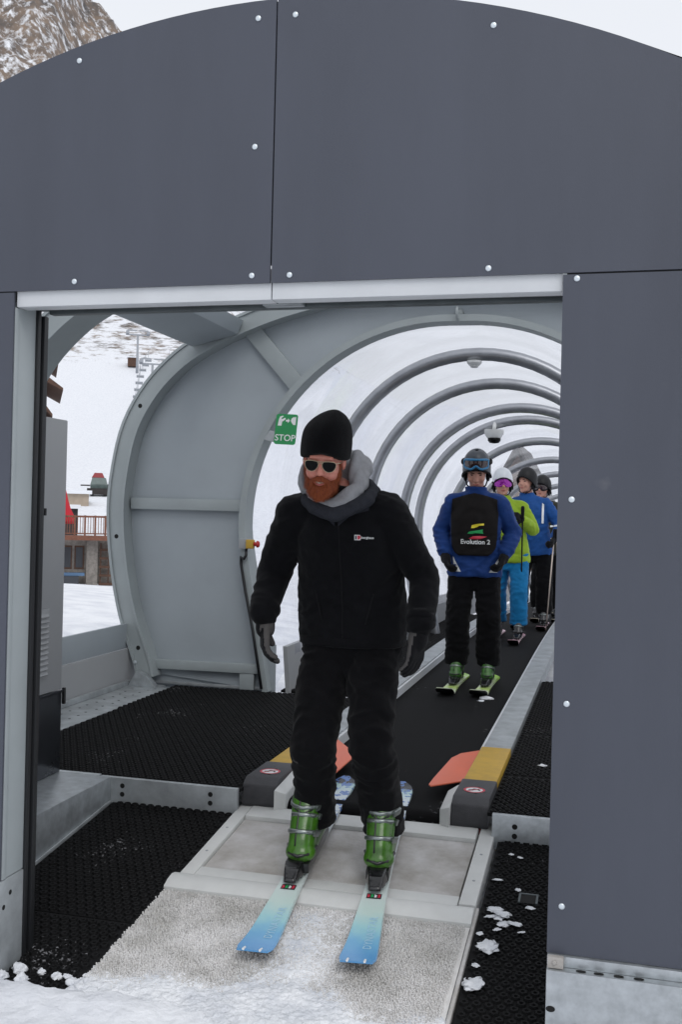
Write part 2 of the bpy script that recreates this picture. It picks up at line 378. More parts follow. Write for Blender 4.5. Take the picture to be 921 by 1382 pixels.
def far_z(x, y):
    r = math.hypot(x, y); a = math.degrees(math.atan2(x, y))
    side = min(1, max(0, (-12-a)/9)) if a > -120 else 1
    near = lin([(12, .12), (15, .08), (19, -.35), (40, -2.6), (60, -4.2), (69, -4.0), (78, -1.7), (86, -.6), (100, .6), (118, 2.2), (150, 5)], r)
    near0 = lin([(12, -.35), (40, -1.6), (70, -2), (100, -1), (150, 2)], r)
    if r < 16: near -= .02*(a+29)*side*.9
    z = near*side+near0*(1-side)
    z += .05*fbm(x*.25, y*.25, 3)*min(1, r/20)
    if r > 100:
        E = arc_interp(RIDGE, a); Eh = min(.187, E*.9)
        el = lin([(100, 0), (118, .0085), (150, .03), (420, Eh), (800, E), (1400, E*.55), (2600, E*.3)], r) if E > .19 else lin([(100, 0), (150, .014), (420, Eh*.8), (800, E), (2600, E*.3)], r)
        zz = CAM_Z+r*el
        k = min(1, (r-100)/50)
        z = z*(1-k)+zz*k
        if r > 130:
            z += min(1, (r-130)/200)*2.2*fbm(x*.012, y*.012, 5)
        if r > 400:
            q = min(1, (r-400)/150)*min(1, E/.3)
            z += q*(26*noise.ridged_multi_fractal(Vector((x*.009, y*.009, z*.004)), .9, 2.1, 6, 1, 2)-26)*.9 + q*6*fbm(x*.05, y*.05, z*.03)
    return z
def build_ground():
    az = []; a = -180.0
    while a < 180:
        az.append(a); a += .11 if -37 <= a < -19 else (.5 if -45 <= a < 8 else 1.6)
    rad = [.25]
    while rad[-1] < 2600:
        r = rad[-1]; f = .022 if r < 4 else (.05 if r < 100 else (.03 if r < 400 else (.0075 if r < 830 else .07)))
        rad.append(r*(1+f) if r > 1.2 else r+.12)
    vs = []; rock = []
    for r in rad:
        for a in az:
            x = r*math.sin(R(a)); y = r*math.cos(R(a)); z = ground_z(x, y); vs.append((x, y, z))
            el = (z-CAM_Z)/r
            k = 0
            if r > 200:
                k = lin([(.12, .1), (.135, .46), (.15, .54), (.175, .53), (.19, .48), (.26, .52), (.34, .57), (.44, .64), (.6, .60)], el)*min(1, (r-200)/80)
            rock.append(k)
    n = len(az); fs = []
    for i in range(len(rad)-1):
        for j in range(n):
            j2 = (j+1) % n; fs.append((i*n+j, (i+1)*n+j, (i+1)*n+j2, i*n+j2))
    vs.append((0, 0, ground_z(0, .01))); rock.append(0); c = len(vs)-1
    fs += [(c, j, (j+1) % n) for j in range(n)]
    me = bpy.data.meshes.new('ground'); me.from_pydata(vs, [], fs); me.materials.append(M['terrain'])
    at = me.attributes.new('rock', 'FLOAT', 'POINT'); at.data.foreach_set('value', rock)
    me.polygons.foreach_set('use_smooth', [True]*len(me.polygons))
    bm = bmesh.new(); bm.from_mesh(me); bmesh.ops.recalc_face_normals(bm, faces=bm.faces); bm.to_mesh(me); bm.free()
    o = link('ground', me); tag(o, kind='structure')
build_ground()

# ------------------------------------------------------------------ portal facade
FX, FZ, FR, FY = -.952, .205, 2.43, 2.8                   # centre, radius and front plane of the arched facade
DL, DR, DT = -1.77, -.135, 1.827                          # door opening
PB = .03                                                  # bottom of the panels, top of the plinth
def face_arc(x0, x1, n=48):
    a0, a1 = math.acos((x0-FX)/FR), math.acos((x1-FX)/FR)
    return [(FX+FR*math.cos(a0+(a1-a0)*i/n), FZ+FR*math.sin(a0+(a1-a0)*i/n)) for i in range(n+1)]
portal = thing('tunnel_portal', (FX, FY, -.3), 'dark grey arched portal with a wide rectangular doorway', 'portal')
xl, xr, sm = FX-2.33, FX+2.33, -.951
g = .0022
pTL = MB().prism([(sm-g, DT)]+face_arc(sm-g, xl)+[(xl, DT)], FY, FY+.008).build('panel', 'panel', portal)
tag(pTL, 'upper left panel of the portal, curved along the top')
pTR = MB().prism([(sm+g, DT)]+face_arc(sm+g, xr)+[(xr, DT)], FY, FY+.008).build('panel', 'panel', portal)
tag(pTR, 'upper right panel of the portal, curved along the top')
pR = MB().prism([(DR, PB), (xr, PB), (xr, DT-.005), (DR, DT-.005)], FY, FY+.008).build('panel', 'panel', portal)
tag(pR, 'tall right-hand panel beside the doorway')
pL = MB().prism([(xl, PB), (DL-.003, PB), (DL-.003, DT-.004), (xl, DT-.004)], FY, FY+.008).build('panel', 'panel', portal)
tag(pL, 'narrow sliver of the left-hand panel beside the doorway')
def screw(x, z, par):
    o = MB().disc((x, FY, z), (0,-1,0), .0085, .004, 12, dome=1).build('screw', 'bolt', par, True)
for x, z in [(-1.007, 2.584), (-1.571, 2.511), (-1.008, 2.217), (-1.008, 1.849), (-1.57, 1.85)]: screw(x, z, pTL)
for x, z in [(-.896, 2.584), (-.335, 2.501), (-.895, 1.847), (-.333, 1.846), (.23, 2.27), (.23, 1.85)]: screw(x, z, pTR)
for z in (1.811, 1.228, .689, .155): screw(-.099, z, pR)
for z in (1.79, 1.21, .67): screw(DL-.06, z, pL)
# cladding rim along the curved edge
def polar_arc(r): return [(FX+(x-FX)*r/FR, FZ+(z-FZ)*r/FR) for x, z in face_arc(xl, xr, 96)]
MB().loft([[(a[0], FY+.009, a[1]), (a[0], FY+.16, a[1]), (b[0], FY+.16, b[1]), (b[0], FY+.009, b[1])] for a, b in zip(polar_arc(FR-.004), polar_arc(FR-.035))]).build('rim', 'panel', portal, True, angle=30)
# backing strips behind the panel joints
for q in ((sm-.05, sm+.05, 1.88, FZ+FR-.05), (DR+.01, xr-.1, DT-.05, DT+.05), (xl+.1, DL-.002, DT-.03, DT+.05)):
    MB().box(q[0], q[1], FY+.009, FY+.02, q[2], q[3]).build('joint_backing', 'dark_seal', portal)
# door frame
MB().box(DL, sm-.0015, FY+.012, FY+.07, 1.781, 1.87).build('lintel', 'painted_white', portal, bevel=.003)
MB().box(sm+.0015, DR-.001, FY+.012, FY+.07, 1.781, 1.87).build('lintel', 'painted_white', portal, bevel=.003)
MB().box(DL-.05, DR, FY+.072, FY+.185, 1.80, 1.83).box(DL+.03, DR, FY+.085, FY+.105, 1.787, 1.7995).box(DL+.03, DR, FY+.15, FY+.18, 1.784, 1.7995).build('door_track', 'track', portal, bevel=.002)
MB().box(sm-.06, sm+.06, FY+.106, FY+.149, 1.785, 1.7995).build('track_joint', 'galv', portal, bevel=.002)
MB().box(DL-.06, DL, FY+.01, FY+.03, PB, 1.780).build('jamb', 'jamb', portal, bevel=.002)
MB().box(DL-.06, DL-.004, FY+.0305, FY+.13, PB, 1.7995).build('jamb', 'jamb', portal, bevel=.002)
MB().box(DL-.05, DL+.004, FY+.131, FY+.15, -.27, 1.7995).box(DL-.05, DL-.008, FY+.151, FY+.165, -.27, 1.783).box(DL-.05, DL+.006, FY+.166, FY+.19, -.27, 1.783).build('door_seal', 'dark_seal', portal, bevel=.003)
# galvanised foot plates
MB().box(DL-1.2, DL, FY-.004, FY+.13, -.42, PB-.002).build('foot_plate', 'galv_dull', portal, bevel=.004)
fp = MB().box(DR+.002, xr, FY-.04, FY+.12, -.5, PB-.03).box(DR+.002, xr, FY-.012, FY+.12, PB-.0295, PB-.002).build('foot_plate', 'galv', portal, bevel=.003)
for x, z, w, h in [(-.12, -.10, .012, .008), (-.055, -.135, .006, .005)]:
    MB().loft([[(x+w*math.cos(t), FY-.0412, z+h*math.sin(t)) for t in [k*math.pi/8 for k in range(16)]], [(x+w*math.cos(t), FY-.0402, z+h*math.sin(t)) for t in [k*math.pi/8 for k in range(16)]]]).build('slot', 'hole', fp)
for x in (-.045, 0.0, .05, .10):
    MB().loft([[(x+.013*math.cos(t), FY-.026+.006*math.sin(t), PB-.0285) for t in [k*math.pi/8 for k in range(16)]], [(x+.013*math.cos(t), FY-.026+.006*math.sin(t), PB-.0275) for t in [k*math.pi/8 for k in range(16)]]]).build('slot', 'hole', fp)
MB().box(DR+.004, DR+.045, FY-.03, FY-.013, PB-.028, PB+.001).disc((DR+.022, FY-.0305, PB-.013), (0,-1,0), .006, .004, 10).build('bracket', 'ramp_plate', fp, bevel=.002)
for y, z in [(FY+.055, -.02), (FY+.02, -.055)]:
    MB().disc((DL+.0003, y, z), (1,0,0), .008, .001, 12).build('slot', 'hole', portal)

# ------------------------------------------------------------------ ribs and bulkhead of the vestibule
RIB = [(-3.023, .03), (-3.06, .16), (-3.169, .45), (-3.244, .797), (-3.275, 1.147), (-3.25, 1.448), (-3.176, 1.749), (-3.021, 2.013), (-2.812, 2.218), (-2.60, 2.345), (-2.409, 2.431), (-2.1, 2.54), (-1.7, 2.63), (-1.3, 2.675), (-.952, 2.685)]
def crom(P, k=4):
    out = []
    for i in range(len(P)-1):
        p0 = P[max(i-1, 0)]; p1 = P[i]; p2 = P[i+1]; p3 = P[min(i+2, len(P)-1)]
        for j in range(k):
            t = j/k
            out.append(tuple(.5*((2*b)+(-a+c)*t+(2*a-5*b+4*c-d)*t*t+(-a+3*b-3*c+d)*t**3) for a, b, c, d in zip(p0, p1, p2, p3)))
    return out+[tuple(P[-1])]
half = crom(RIB); full = half+[(2*FX-x, z) for x, z in reversed(half[:-1])]
def offset(poly, d):
    out = []
    for i in range(len(poly)):
        a = poly[max(0, i-1)]; b = poly[min(len(poly)-1, i+1)]
        tx, tz = b[0]-a[0], b[1]-a[1]; L = math.hypot(tx, tz)
        out.append((poly[i][0]+tz/L*d, poly[i][1]-tx/L*d))
    return out
inner = offset(full, .125)
lipi = offset(full, .018)
def rib_mesh(y0, y1, name, par, mats='rib_paint'):
    """channel-section arch: web with two lips"""
    mb = MB()
    mb.loft([[(o[0], y0+.012, o[1]), (o[0], y1, o[1]), (i[0], y1, i[1]), (i[0], y0+.012, i[1])] for o, i in zip(full, inner)])
    mb.loft([[(o[0], y0, o[1]), (o[0], y0+.0118, o[1]), (i[0], y0+.0118, i[1]), (i[0], y0, i[1])] for o, i in zip(full, lipi)])
    i2 = offset(full, .108)
    mb.loft([[(o[0], y0, o[1]), (o[0], y0+.0118, o[1]), (i[0], y0+.0118, i[1]), (i[0], y0, i[1])] for o, i in zip(i2, inner)])
    return mb.build(name, mats, par, True, angle=35)
mid_arch = thing('arch_frame', (FX, 4.9, 0), 'grey steel arch just behind the doorway, ahead of the bulkhead', 'arch')
rib_mesh(4.8, 5.05, 'rib', mid_arch)
bulk = thing('bulkhead', (FX, 6.5, 0), 'grey steel bulkhead with a round opening into the clear tunnel', 'bulkhead')
rb = rib_mesh(6.34, 6.5, 'rib', bulk)
# bolt holes in the rib
mid = offset(full, .063)
for z in (.26, .95, 1.88):
    x, zz = min(mid[:len(half)], key=lambda p: abs(p[1]-z))
    MB().disc((x, 6.3518, zz), (0,-1,0), .015, .0006, 16).build('bolt_hole', 'hole', rb)
# plate with opening
hole_l = [(-2.135, .0), (-2.165, .16), (-2.23, .5), (-2.285, .8)]
hc = circ_pts(-1.02, 1.09, 1.305, 183, 90, 30)
hl = [p for p in hole_l]+hc
hl = [(x if x < FX else FX, z) for x, z in hl]
hole_full = hl+[(2*FX-x, z) for x, z in reversed(hl[:-1])]
def resample(P, n):
    d = [0]
    for a, b in zip(P, P[1:]): d.append(d[-1]+math.dist(a, b))
    out = []
    for i in range(n+1):
        t = d[-1]*i/n; k = 0
        while k < len(d)-2 and d[k+1] < t: k += 1
        u = (t-d[k])/max(1e-9, d[k+1]-d[k]); out.append(tuple(a+(b-a)*u for a, b in zip(P[k], P[k+1])))
    return out
NR = 96
po = resample(inner, NR); ph = resample(hole_full, NR)
MB().loft([[(o[0], 6.46, o[1]), (o[0], 6.475, o[1]), (h[0], 6.475, h[1]), (h[0], 6.46, h[1])] for o, h in zip(po, ph)]).build('plate', 'steel_paint', bulk, True, angle=35)
ho = offset(ph, -.03)
MB().loft([[(o[0], 6.40, o[1]), (o[0], 6.56, o[1]), (h[0], 6.56, h[1]), (h[0], 6.40, h[1])] for o, h in zip(ho, offset(ph, .012))]).build('opening_rim', 'rib_paint', bulk, True, angle=35)
for sgn in (1, -1):
    X = lambda x: FX+(x-FX)*sgn
    def bar(p0, p1, w, y0=6.415, y1=6.4595, nm='stiffener'):
        p0 = Vector((X(p0[0]), 0, p0[1])); p1 = Vector((X(p1[0]), 0, p1[1])); d = (p1-p0).normalized(); nrm = Vector((-d.z, 0, d.x))*w/2
        MB().obox(((p0+p1)/2)+Vector((0, (y0+y1)/2, 0)), (p1-p0)/2, nrm, (0, (y1-y0)/2, 0)).build(nm, 'rib_paint', bulk, bevel=.004)
    bar((-3.135, 1.205), (-2.345, 1.205), .075)
    bar((-2.93, .133), (-2.20, .140), .06)
    bar((-2.28, .002), (-2.28, .11), .10, 6.42, 6.4592)
    bar((-2.34, 2.40), (-1.99, 2.00), .11, 6.425, 6.4593)
    MB().box(min(X(-3.04), X(-2.10)), max(X(-3.04), X(-2.10)), 6.4765, 6.485, -.05, .30).build('kick_plate', 'steel_paint', bulk)
    MB().box(min(X(-3.0), X(-2.16)), max(X(-3.0), X(-2.16)), 6.448, 6.4597, .0, .02).build('sill_strip', 'galv_dull', bulk, bevel=.003)
# foot bracket of the bulkhead
MB().prism([(-3.06, .0), (-2.86, .0), (-2.93, .07), (-3.0, .10)], 6.28, 6.338).box(-3.07, -2.84, 6.2, 6.4, -.012, .0).build('foot_bracket', 'galv', bulk, bevel=.004)
for x, z in [(-3.035, .15), (-3.0, .05)]:
    MB().disc((x, 6.335, z), (0,-1,0), .012, .012, 8).build('bolt', 'bolt', bulk)
# eyebolt at the crown of the opening
MB().tube([(FX+.01, 6.39, 2.39), (FX+.01, 6.36, 2.39), (FX+.01, 6.34, 2.44), (FX+.01, 6.36, 2.46)], .009).disc((FX+.01, 6.46, 2.44), (0,-1,0), .03, .03, 8).build('eyebolt', 'rib_paint', bulk, True)
# long beam joining the two arches
bm_ = MB()
sec = [(-2.68, 2.24), (-2.37, 2.315), (-2.33, 2.405), (-2.66, 2.33)]
bm_.loft([[(x, 5.052, z) for x, z in sec], [(x, 6.338, z) for x, z in sec]])
lb = bm_.build('roof_beam', 'steel_paint', bevel=.004); tag(lb, 'grey box beam running back from the near arch to the bulkhead', 'beam')
# low side wall of the vestibule
wl_ = thing('side_wall', (-3.1, 5.6, -.05), 'low grey metal side wall left of the upper rubber mats', 'wall')
MB().prism([(4.0, .235), (6.8, .235), (6.8, .40), (4.0, .40)], -3.13, -3.11, axis='x').build('top_sheet', 'steel_paint', wl_, bevel=.003)
MB().prism([(4.0, -.3), (6.8, -.3), (6.8, .233), (4.0, .233)], -3.12, -3.095, axis='x').build('lower_sheet', 'cabinet', wl_, bevel=.003)
MB().box(-3.09, -2.78, 4.2, 6.33, -.06, -.004).box(-3.09, -3.06, 4.2, 6.33, -.0035, .03).build('sill_channel', 'galv_dull', wl_, bevel=.003)
for k in range(14):
    y = 4.9+k*.1
    for x in (-2.98, -2.88): MB().disc((x+random.uniform(-.01, .01), y, -.0038), (0,0,1), .008, .0008, 10).build('slot', 'hole', wl_)

# ------------------------------------------------------------------ clear tunnel
HOOPS = [(7.67, -.97, 1.262, 1.11), (9.0, -.972, 1.212, 1.11), (10.0, -.852, 1.10, 1.115), (10.75, -.84, 1.06, 1.11)]
for k in range(6): HOOPS.append((12.5+2*k, -.80+.03*k, .975-.112*k, 1.105))
def belt_z(y): return -.05-(.0035*(y-8.5)**2 if y > 8.5 else 0) if y < 14 else -.05-.0035*5.5**2-.0385*(y-14)
tun = thing('covered_tunnel', (FX, 14, -.1), 'clear plastic tunnel on curved metal hoops over the moving carpet', 'tunnel')
def hoop_path(y, cx, cz, r, n=40, foot=-.1):
    P = circ_pts(cx, cz, r, 198, -18, n)
    x0, z0 = P[0]; x1, z1 = P[-1]
    pts = [(x0+.17, y, foot+belt_z(y)+.05)]+[(x, y, z) for x, z in P]+[(x1-.17, y, foot+belt_z(y)+.05)]
    return pts
for i, (y, cx, cz, r) in enumerate(HOOPS):
    h = MB().tube(hoop_path(y, cx, cz, r), .048, 14).build('hoop', 'alu', tun, True, angle=60)
st = [(6.56, -.975, 1.17, 1.26)]+[(y, cx, cz, r+.055) for y, cx, cz, r in HOOPS]
def sheet_ring(y, cx, cz, r):
    P = circ_pts(cx, cz, r, 200, -20, 36)
    x0, z0 = P[0]; x1, z1 = P[-1]; b = belt_z(y)+.27
    return [(x0+.10, y, b)]+[(x, y, z) for x, z in P]+[(x1-.10, y, b)]
for i in range(len(st)-1):
    a, b = st[i], st[i+1]; rings = []
    for k in range(7):
        t = k/6; q = [u+(v-u)*t for u, v in zip(a, b)]; q[3] -= .012*math.sin(math.pi*t)
        if k == 0: q[0] += .003
        if k == 6: q[0] -= .003
        rings.append(sheet_ring(*q))
    if i == 0: rings[0] = [(x, 6.545, z) for x, z in resample(offset(ph, .004), 38)]
    n = len(rings[0]); vs = [p for r in rings for p in r]
    fs = [(k*n+j, k*n+j+1, (k+1)*n+j+1, (k+1)*n+j) for k in range(6) for j in range(n-1)]
    o = MB().add(vs, fs).build('cover_sheet', 'clear_sheet', tun, True)
# skirts at the foot of the sheets
def sweep(profile, ys, zf, dx=lambda y: 0):
    return [[(x+dx(y), y, z+zf(y)) for x, z in profile] for y in ys]
YS = [6.57+.5*k for k in range(34)]
def cxs(y): return lin([(s[0], s[1]) for s in st], y)-FX
MB().loft(sweep([(-2.03, -.05), (-2.0, -.05), (-2.03, .30), (-2.06, .30)], YS, lambda y: belt_z(y)+.03, cxs)).build('skirt', 'cabinet', tun)
MB().loft(sweep([(.10, -.05), (.13, -.05), (.16, .30), (.13, .30)], YS, lambda y: belt_z(y)+.03, cxs)).build('skirt', 'cabinet', tun)
dtc = thing('smoke_detector', (-.998, 7.67, 2.29), 'small round white detector under the nearest tunnel hoop', 'detector')
MB().disc((-.998, 7.66, 2.322), (0,0,-1), .055, .035, 20).disc((-.998, 7.66, 2.2865), (0,0,-1), .032, .018, 20, dome=1).build('housing', 'plastic_white', dtc, True, angle=40)
cm = thing('dome_camera', (-1.17, 10.7, 2.0), 'white dome security camera hanging inside the tunnel above the boy', 'camera')
MB().tube([(-1.17, 10.72, 2.13), (-1.17, 10.66, 2.06)], .02).build('arm', 'plastic_white', cm, True)
MB().disc((-1.17, 10.66, 2.06), (0,0,-1), .10, .085, 24, dome=0).build('housing', 'plastic_white', cm, True, angle=45)
MB().disc((-1.165, 10.65, 1.974), (0,0,-1), .066, .055, 20, dome=1).build('dome', 'lens_dark', cm, True)
# emergency stop and cable on the opening rim
es = thing('emergency_stop', (-2.27, 6.39, .955), 'yellow emergency stop box with red button on the bulkhead opening', 'stop button')
MB().box(-2.335, -2.285, 6.36, 6.40, .925, .99).build('box', 'cabinet', es, bevel=.006)
MB().box(-2.284, -2.235, 6.35, 6.40, .928, .987).build('cover', 'yellow', es, bevel=.008)
MB().disc((-2.2345, 6.375, .958), (1,0,0), .014, .02, 14).disc((-2.2145, 6.375, .958), (1,0,0), .022, .018, 14, dome=1).build('button', 'red_plastic', es, True)
cb = MB().tube([(-2.29, 6.385, .925), (-2.285, 6.37, .885), (-2.30, 6.37, .86), (-2.325, 6.385, .87), (-2.328, 6.392, .83), (-2.29, 6.39, .64), (-2.235, 6.39, .40), (-2.165, 6.39, .02)], .0095, 8).build('cable', 'dark_seal', None, True)
tag(cb, 'black cable running down the rim below the yellow stop box', 'cable')

# ------------------------------------------------------------------ writing and pictograms
def text_mesh(s, size, bold=0.0, spacing=1.0):
    cu = bpy.data.curves.new('lettering', 'FONT'); cu.body = s; cu.size = size; cu.align_x = 'CENTER'; cu.align_y = 'CENTER'
    cu.offset = bold; cu.space_character = spacing; cu.resolution_u = 4
    o = bpy.data.objects.new('lettering', cu); COL.objects.link(o)
    dg = bpy.context.evaluated_depsgraph_get(); me = bpy.data.meshes.new_from_object(o.evaluated_get(dg))
    vs = [(v.co.x, v.co.y) for v in me.vertices]; fs = [tuple(p.vertices) for p in me.polygons]
    bpy.data.objects.remove(o); bpy.data.curves.remove(cu); bpy.data.meshes.remove(me)
    return vs, fs
def poly_mesh(P): return list(P), [tuple(range(len(P)))]
def ring_mesh(r0, r1, n=32, sx=1, sy=1):
    vs = [(r*math.cos(2*math.pi*k/n)*sx, r*math.sin(2*math.pi*k/n)*sy) for r in (r0, r1) for k in range(n)]
    return vs, [(k, (k+1) % n, n+(k+1) % n, n+k) for k in range(n)]
def flat_print(name, shape, O, U, V, m, parent, off=(0, 0), rot=0):
    """flat print on a flat face: O origin, U and V its axes"""
    vs, fs = shape; O, U, V = Vector(O), Vector(U), Vector(V); c, s = math.cos(rot), math.sin(rot)
    return MB().add([O+U*(off[0]+x*c-y*s)+V*(off[1]+x*s+y*c) for x, y in vs], fs).build(name, m, parent)

sg = thing('stop_sign', (-2.04, 6.39, 1.70), 'green STOP sign with pictogram on the edge of the bulkhead opening', 'sign')
sgc = Vector((-2.04, 6.385, 1.705)); ang = R(-2.5)
U = Vector((math.cos(ang), 0, math.sin(ang))); V = Vector((-math.sin(ang)+.045, 0, math.cos(ang)))
rr = []
w, h, q = .073, .098, .016
for cx, cy, a0 in ((w-q, h-q, 0), (-w+q, h-q, 90), (-w+q, -h+q, 180), (w-q, -h+q, 270)):
    rr += [(cx+q*math.cos(R(a0+t)), cy+q*math.sin(R(a0+t))) for t in (0, 22, 45, 67, 90)]
pl_f = [sgc+U*x+V*y for x, y in rr]; pl_b = [p+Vector((0, .004, 0)) for p in pl_f]
MB().loft([pl_f, pl_b]).build('plate', 'sign_green', sg)
O = sgc-Vector((0, .0012, 0))
flat_print('lettering', text_mesh('STOP', .058, .0006, 1.0), O, U, V, 'white_print', sg, (0, -.057))
flat_print('pictogram', poly_mesh([(-.058, .022), (-.032, .022), (-.030, .048), (-.012, .060), (-.008, .072), (-.016, .074), (-.030, .064), (-.038, .070), (-.022, .084), (-.030, .087), (-.048, .080), (-.054, .062)]), O, U, V, 'white_print', sg)
flat_print('pictogram', poly_mesh([(-.006, .050), (.008, .050), (.008, .040), (.022, .056), (.008, .072), (.008, .062), (-.006, .062)]), O, U, V, 'white_print', sg)
flat_print('pictogram', poly_mesh([(.028, .056), (.034, .044), (.042, .036), (.046, .030), (.062, .030), (.062, .082), (.054, .082), (.052, .074), (.048, .082), (.040, .078), (.032, .070)]), O, U, V, 'white_print', sg)
MB().prism([(-2.19, 1.64), (-2.118, 1.62), (-2.11, 1.69), (-2.15, 1.70)], 6.3895, 6.393).build('bracket', 'galv_dull', sg)

# ------------------------------------------------------------------ conveyor
BX0, BX1 = -1.345, -.595
conv = thing('carpet_conveyor', (FX-.02, 4.3, -.1), 'black conveyor carpet between grey kerbs with yellow and black ends', 'conveyor')
ys = [4.28+.02*k for k in range(3)]+[4.4+.4*k for k in range(48)]
nose = [(4.26, -.052), (4.235, -.062), (4.222, -.08), (4.22, -.10), (4.225, -.13)]
bt = [[(BX0-.02, y, z), (BX1+.02, y, z), (BX1+.02, y+.03, z-.01), (BX0-.02, y+.03, z-.01)] for y, z in reversed(nose)]
bt += [[(BX0-.02, y, belt_z(y)), (BX1+.02, y, belt_z(y)), (BX1+.02, y, belt_z(y)-.02), (BX0-.02, y, belt_z(y)-.02)] for y in ys]
MB().loft(bt).build('belt', 'belt', conv, True, angle=50)
for sgn, x0, x1, xi in ((1, BX1+.008, BX1+.143, BX1), (-1, BX0-.143, BX0-.008, BX0)):
    yk = [5.215]+[5.4+.4*k for k in range(45)]
    zf = lambda y: belt_z(y)+.05
    MB().loft(sweep([(x0, -.08), (x1, -.08), (x1, .018), (x0, .018)], yk, zf)).build('kerb', 'galv_dull', conv, bevel=0)
    a, b = (xi-.008, xi+.0075) if sgn > 0 else (xi-.0075, xi+.008)
    MB().loft(sweep([(a, -.045), (b, -.045), (b, .008), (a, .008)], yk, zf)).build('kerb_liner', 'painted_white', conv)
    MB().box(x0-.008, x1+.003, 4.535, 5.215, -.07, .0245).build('end_cover', 'yellow', conv, bevel=.006)
    # black moulded end cap
    cap = MB().prism([(4.534, -.07), (4.534, .03), (4.25, .03), (4.205, .005), (4.19, -.06), (4.20, -.085), (4.24, -.085)], x0-.012, x1+.006, axis='x').build('end_cap', 'cap_grey', conv, bevel=.008)
    xm = (x0+x1)/2-.003
    O = Vector((xm, 4.35, .0312)); Uc, Vc = Vector((1,0,0)), Vector((0,1,0))
    flat_print('sticker', poly_mesh([(.045*math.cos(k*math.pi/16), .045*math.sin(k*math.pi/16)) for k in range(32)]), O, Uc, Vc, 'white_print', cap)
    O2 = O+Vector((0,0,.0006))
    flat_print('sticker_ring', ring_mesh(.036, .045), O2, Uc, Vc, 'red_print', cap)
    flat_print('sticker_figure', poly_mesh([(-.024, -.012), (-.004, -.012), (.0, .004), (.012, .006), (.022, -.012), (.026, -.004), (.016, .016), (-.004, .02), (-.012, .004), (-.024, .0)]), O2, Uc, Vc, 'black_print', cap)
    flat_print('sticker_bar', poly_mesh([(-.028, -.024), (-.024, -.028), (.028, .024), (.024, .028)]), O2+Vector((0,0,.0006)), Uc, Vc, 'red_print', cap)
    for yy in (4.30, 4.40):
        MB().disc((xm+.012, yy, .0305), (0,0,1), .006, .001, 10).build('screw_hole', 'hole', cap)
    MB().box(x0+.02, x1-.04, 4.21, 4.26, -.112, -.0855).build('foot', 'plastic_white', conv, bevel=.003)
    MB().box(x1-.038, x1+.012, 4.23, 4.30, -.12, -.0855).build('wedge', 'red_plastic', conv, bevel=.006)
    # white guide block on the belt side
    s = -1 if sgn > 0 else 1
    xa = (x0-.0125) if sgn > 0 else (x1+.0065)
    xb = xa+s*.045
    MB().loft([[(xa, 4.17, -.115), (xb, 4.20, -.115), (xb, 4.20, -.02), (xa, 4.17, -.0)], [(xa, 4.45, -.115), (xb, 4.42, -.115), (xb, 4.42, .0), (xa, 4.45, .025)]]).build('guide_block', 'plastic_white', conv, bevel=.006)
    # orange safety paddle
    px = x0-.009 if sgn > 0 else x1+.004
    P = [(0, 4.56), (-.125, 4.425), (-.137, 4.45), (-.135, 4.56), (-.115, 4.97), (-.085, 5.08), (-.01, 5.17), (0, 5.17)]
    if sgn < 0: P = [(0, 4.42), (-.02, 4.40), (-.165, 4.48), (-.185, 4.50), (-.19, 4.86), (-.175, 4.90), (-.03, 5.15), (0, 5.15)]
    MB().prism([(px+(x if sgn > 0 else -x), y) for x, y in P], .006, .013, axis='z').build('paddle', 'orange', conv, bevel=.003)

# ------------------------------------------------------------------ exit ramp
AXR = math.atan(SL)
RM = Matrix.Translation((0, 4.17, -.1)) @ Matrix.Rotation(AXR, 4, 'X')
def on_ramp(mb):
    mb.v = [tuple(RM @ Vector(p)) for p in mb.v]; return mb       # ramp space: y from the belt end (0) towards the camera (negative), z off the surface
ramp = thing('exit_ramp', (FX, 3.6, -.25), 'white framed exit ramp with a bristle mat below the end of the carpet', 'ramp')
RX0, RX1 = -1.505, -.415
on_ramp(MB().box(RX0, RX0+.055, -.62, .03, -.05, .012)).build('rail', 'plastic_white', ramp, bevel=.005)
on_ramp(MB().box(RX1-.06, RX1, -.60, .10, -.05, .012)).build('rail', 'plastic_white', ramp, bevel=.005)
on_ramp(MB().box(RX0+.057, RX1-.068, -.075, .035, -.05, .016)).build('crossbar', 'plastic_white', ramp, bevel=.008)
on_ramp(MB().box(RX0+.058, RX1-.069, -.535, -.077, -.05, -.002)).build('plate', 'ramp_plate', ramp, bevel=.002)
on_ramp(MB().box(RX0+.05, RX1-.064, -.615, -.536, -.05, .006)).build('crossbar', 'plastic_white', ramp, bevel=.004)
nz = [(-.617, .005), (-.622, .016), (-.645, .021), (-.68, .019), (-.72, .008), (-.72, -.05), (-.617, -.05)]
on_ramp(MB().prism([(y, z) for y, z in nz], RX0-.02, RX1+.0, axis='x')).build('nosing', 'plastic_white', ramp, bevel=.006)
on_ramp(MB().box(RX0-.012, RX1-.004, -1.36, -.722, -.05, -.006)).build('mat_base', 'bristle', ramp)
on_ramp(MB().box(RX0-.016, RX1-.006, -1.372, -1.361, -.06, .006)).build('mat_edge', 'galv', ramp, bevel=.002)
on_ramp(MB().box(RX1+.001, RX1+.012, -1.37, -.60, -.05, .004)).build('side_strip', 'ramp_plate', ramp, bevel=.002)
vs, fs = [], []
step = .0078; ny = int(.636/step); nx = int((RX1-RX0)/step)
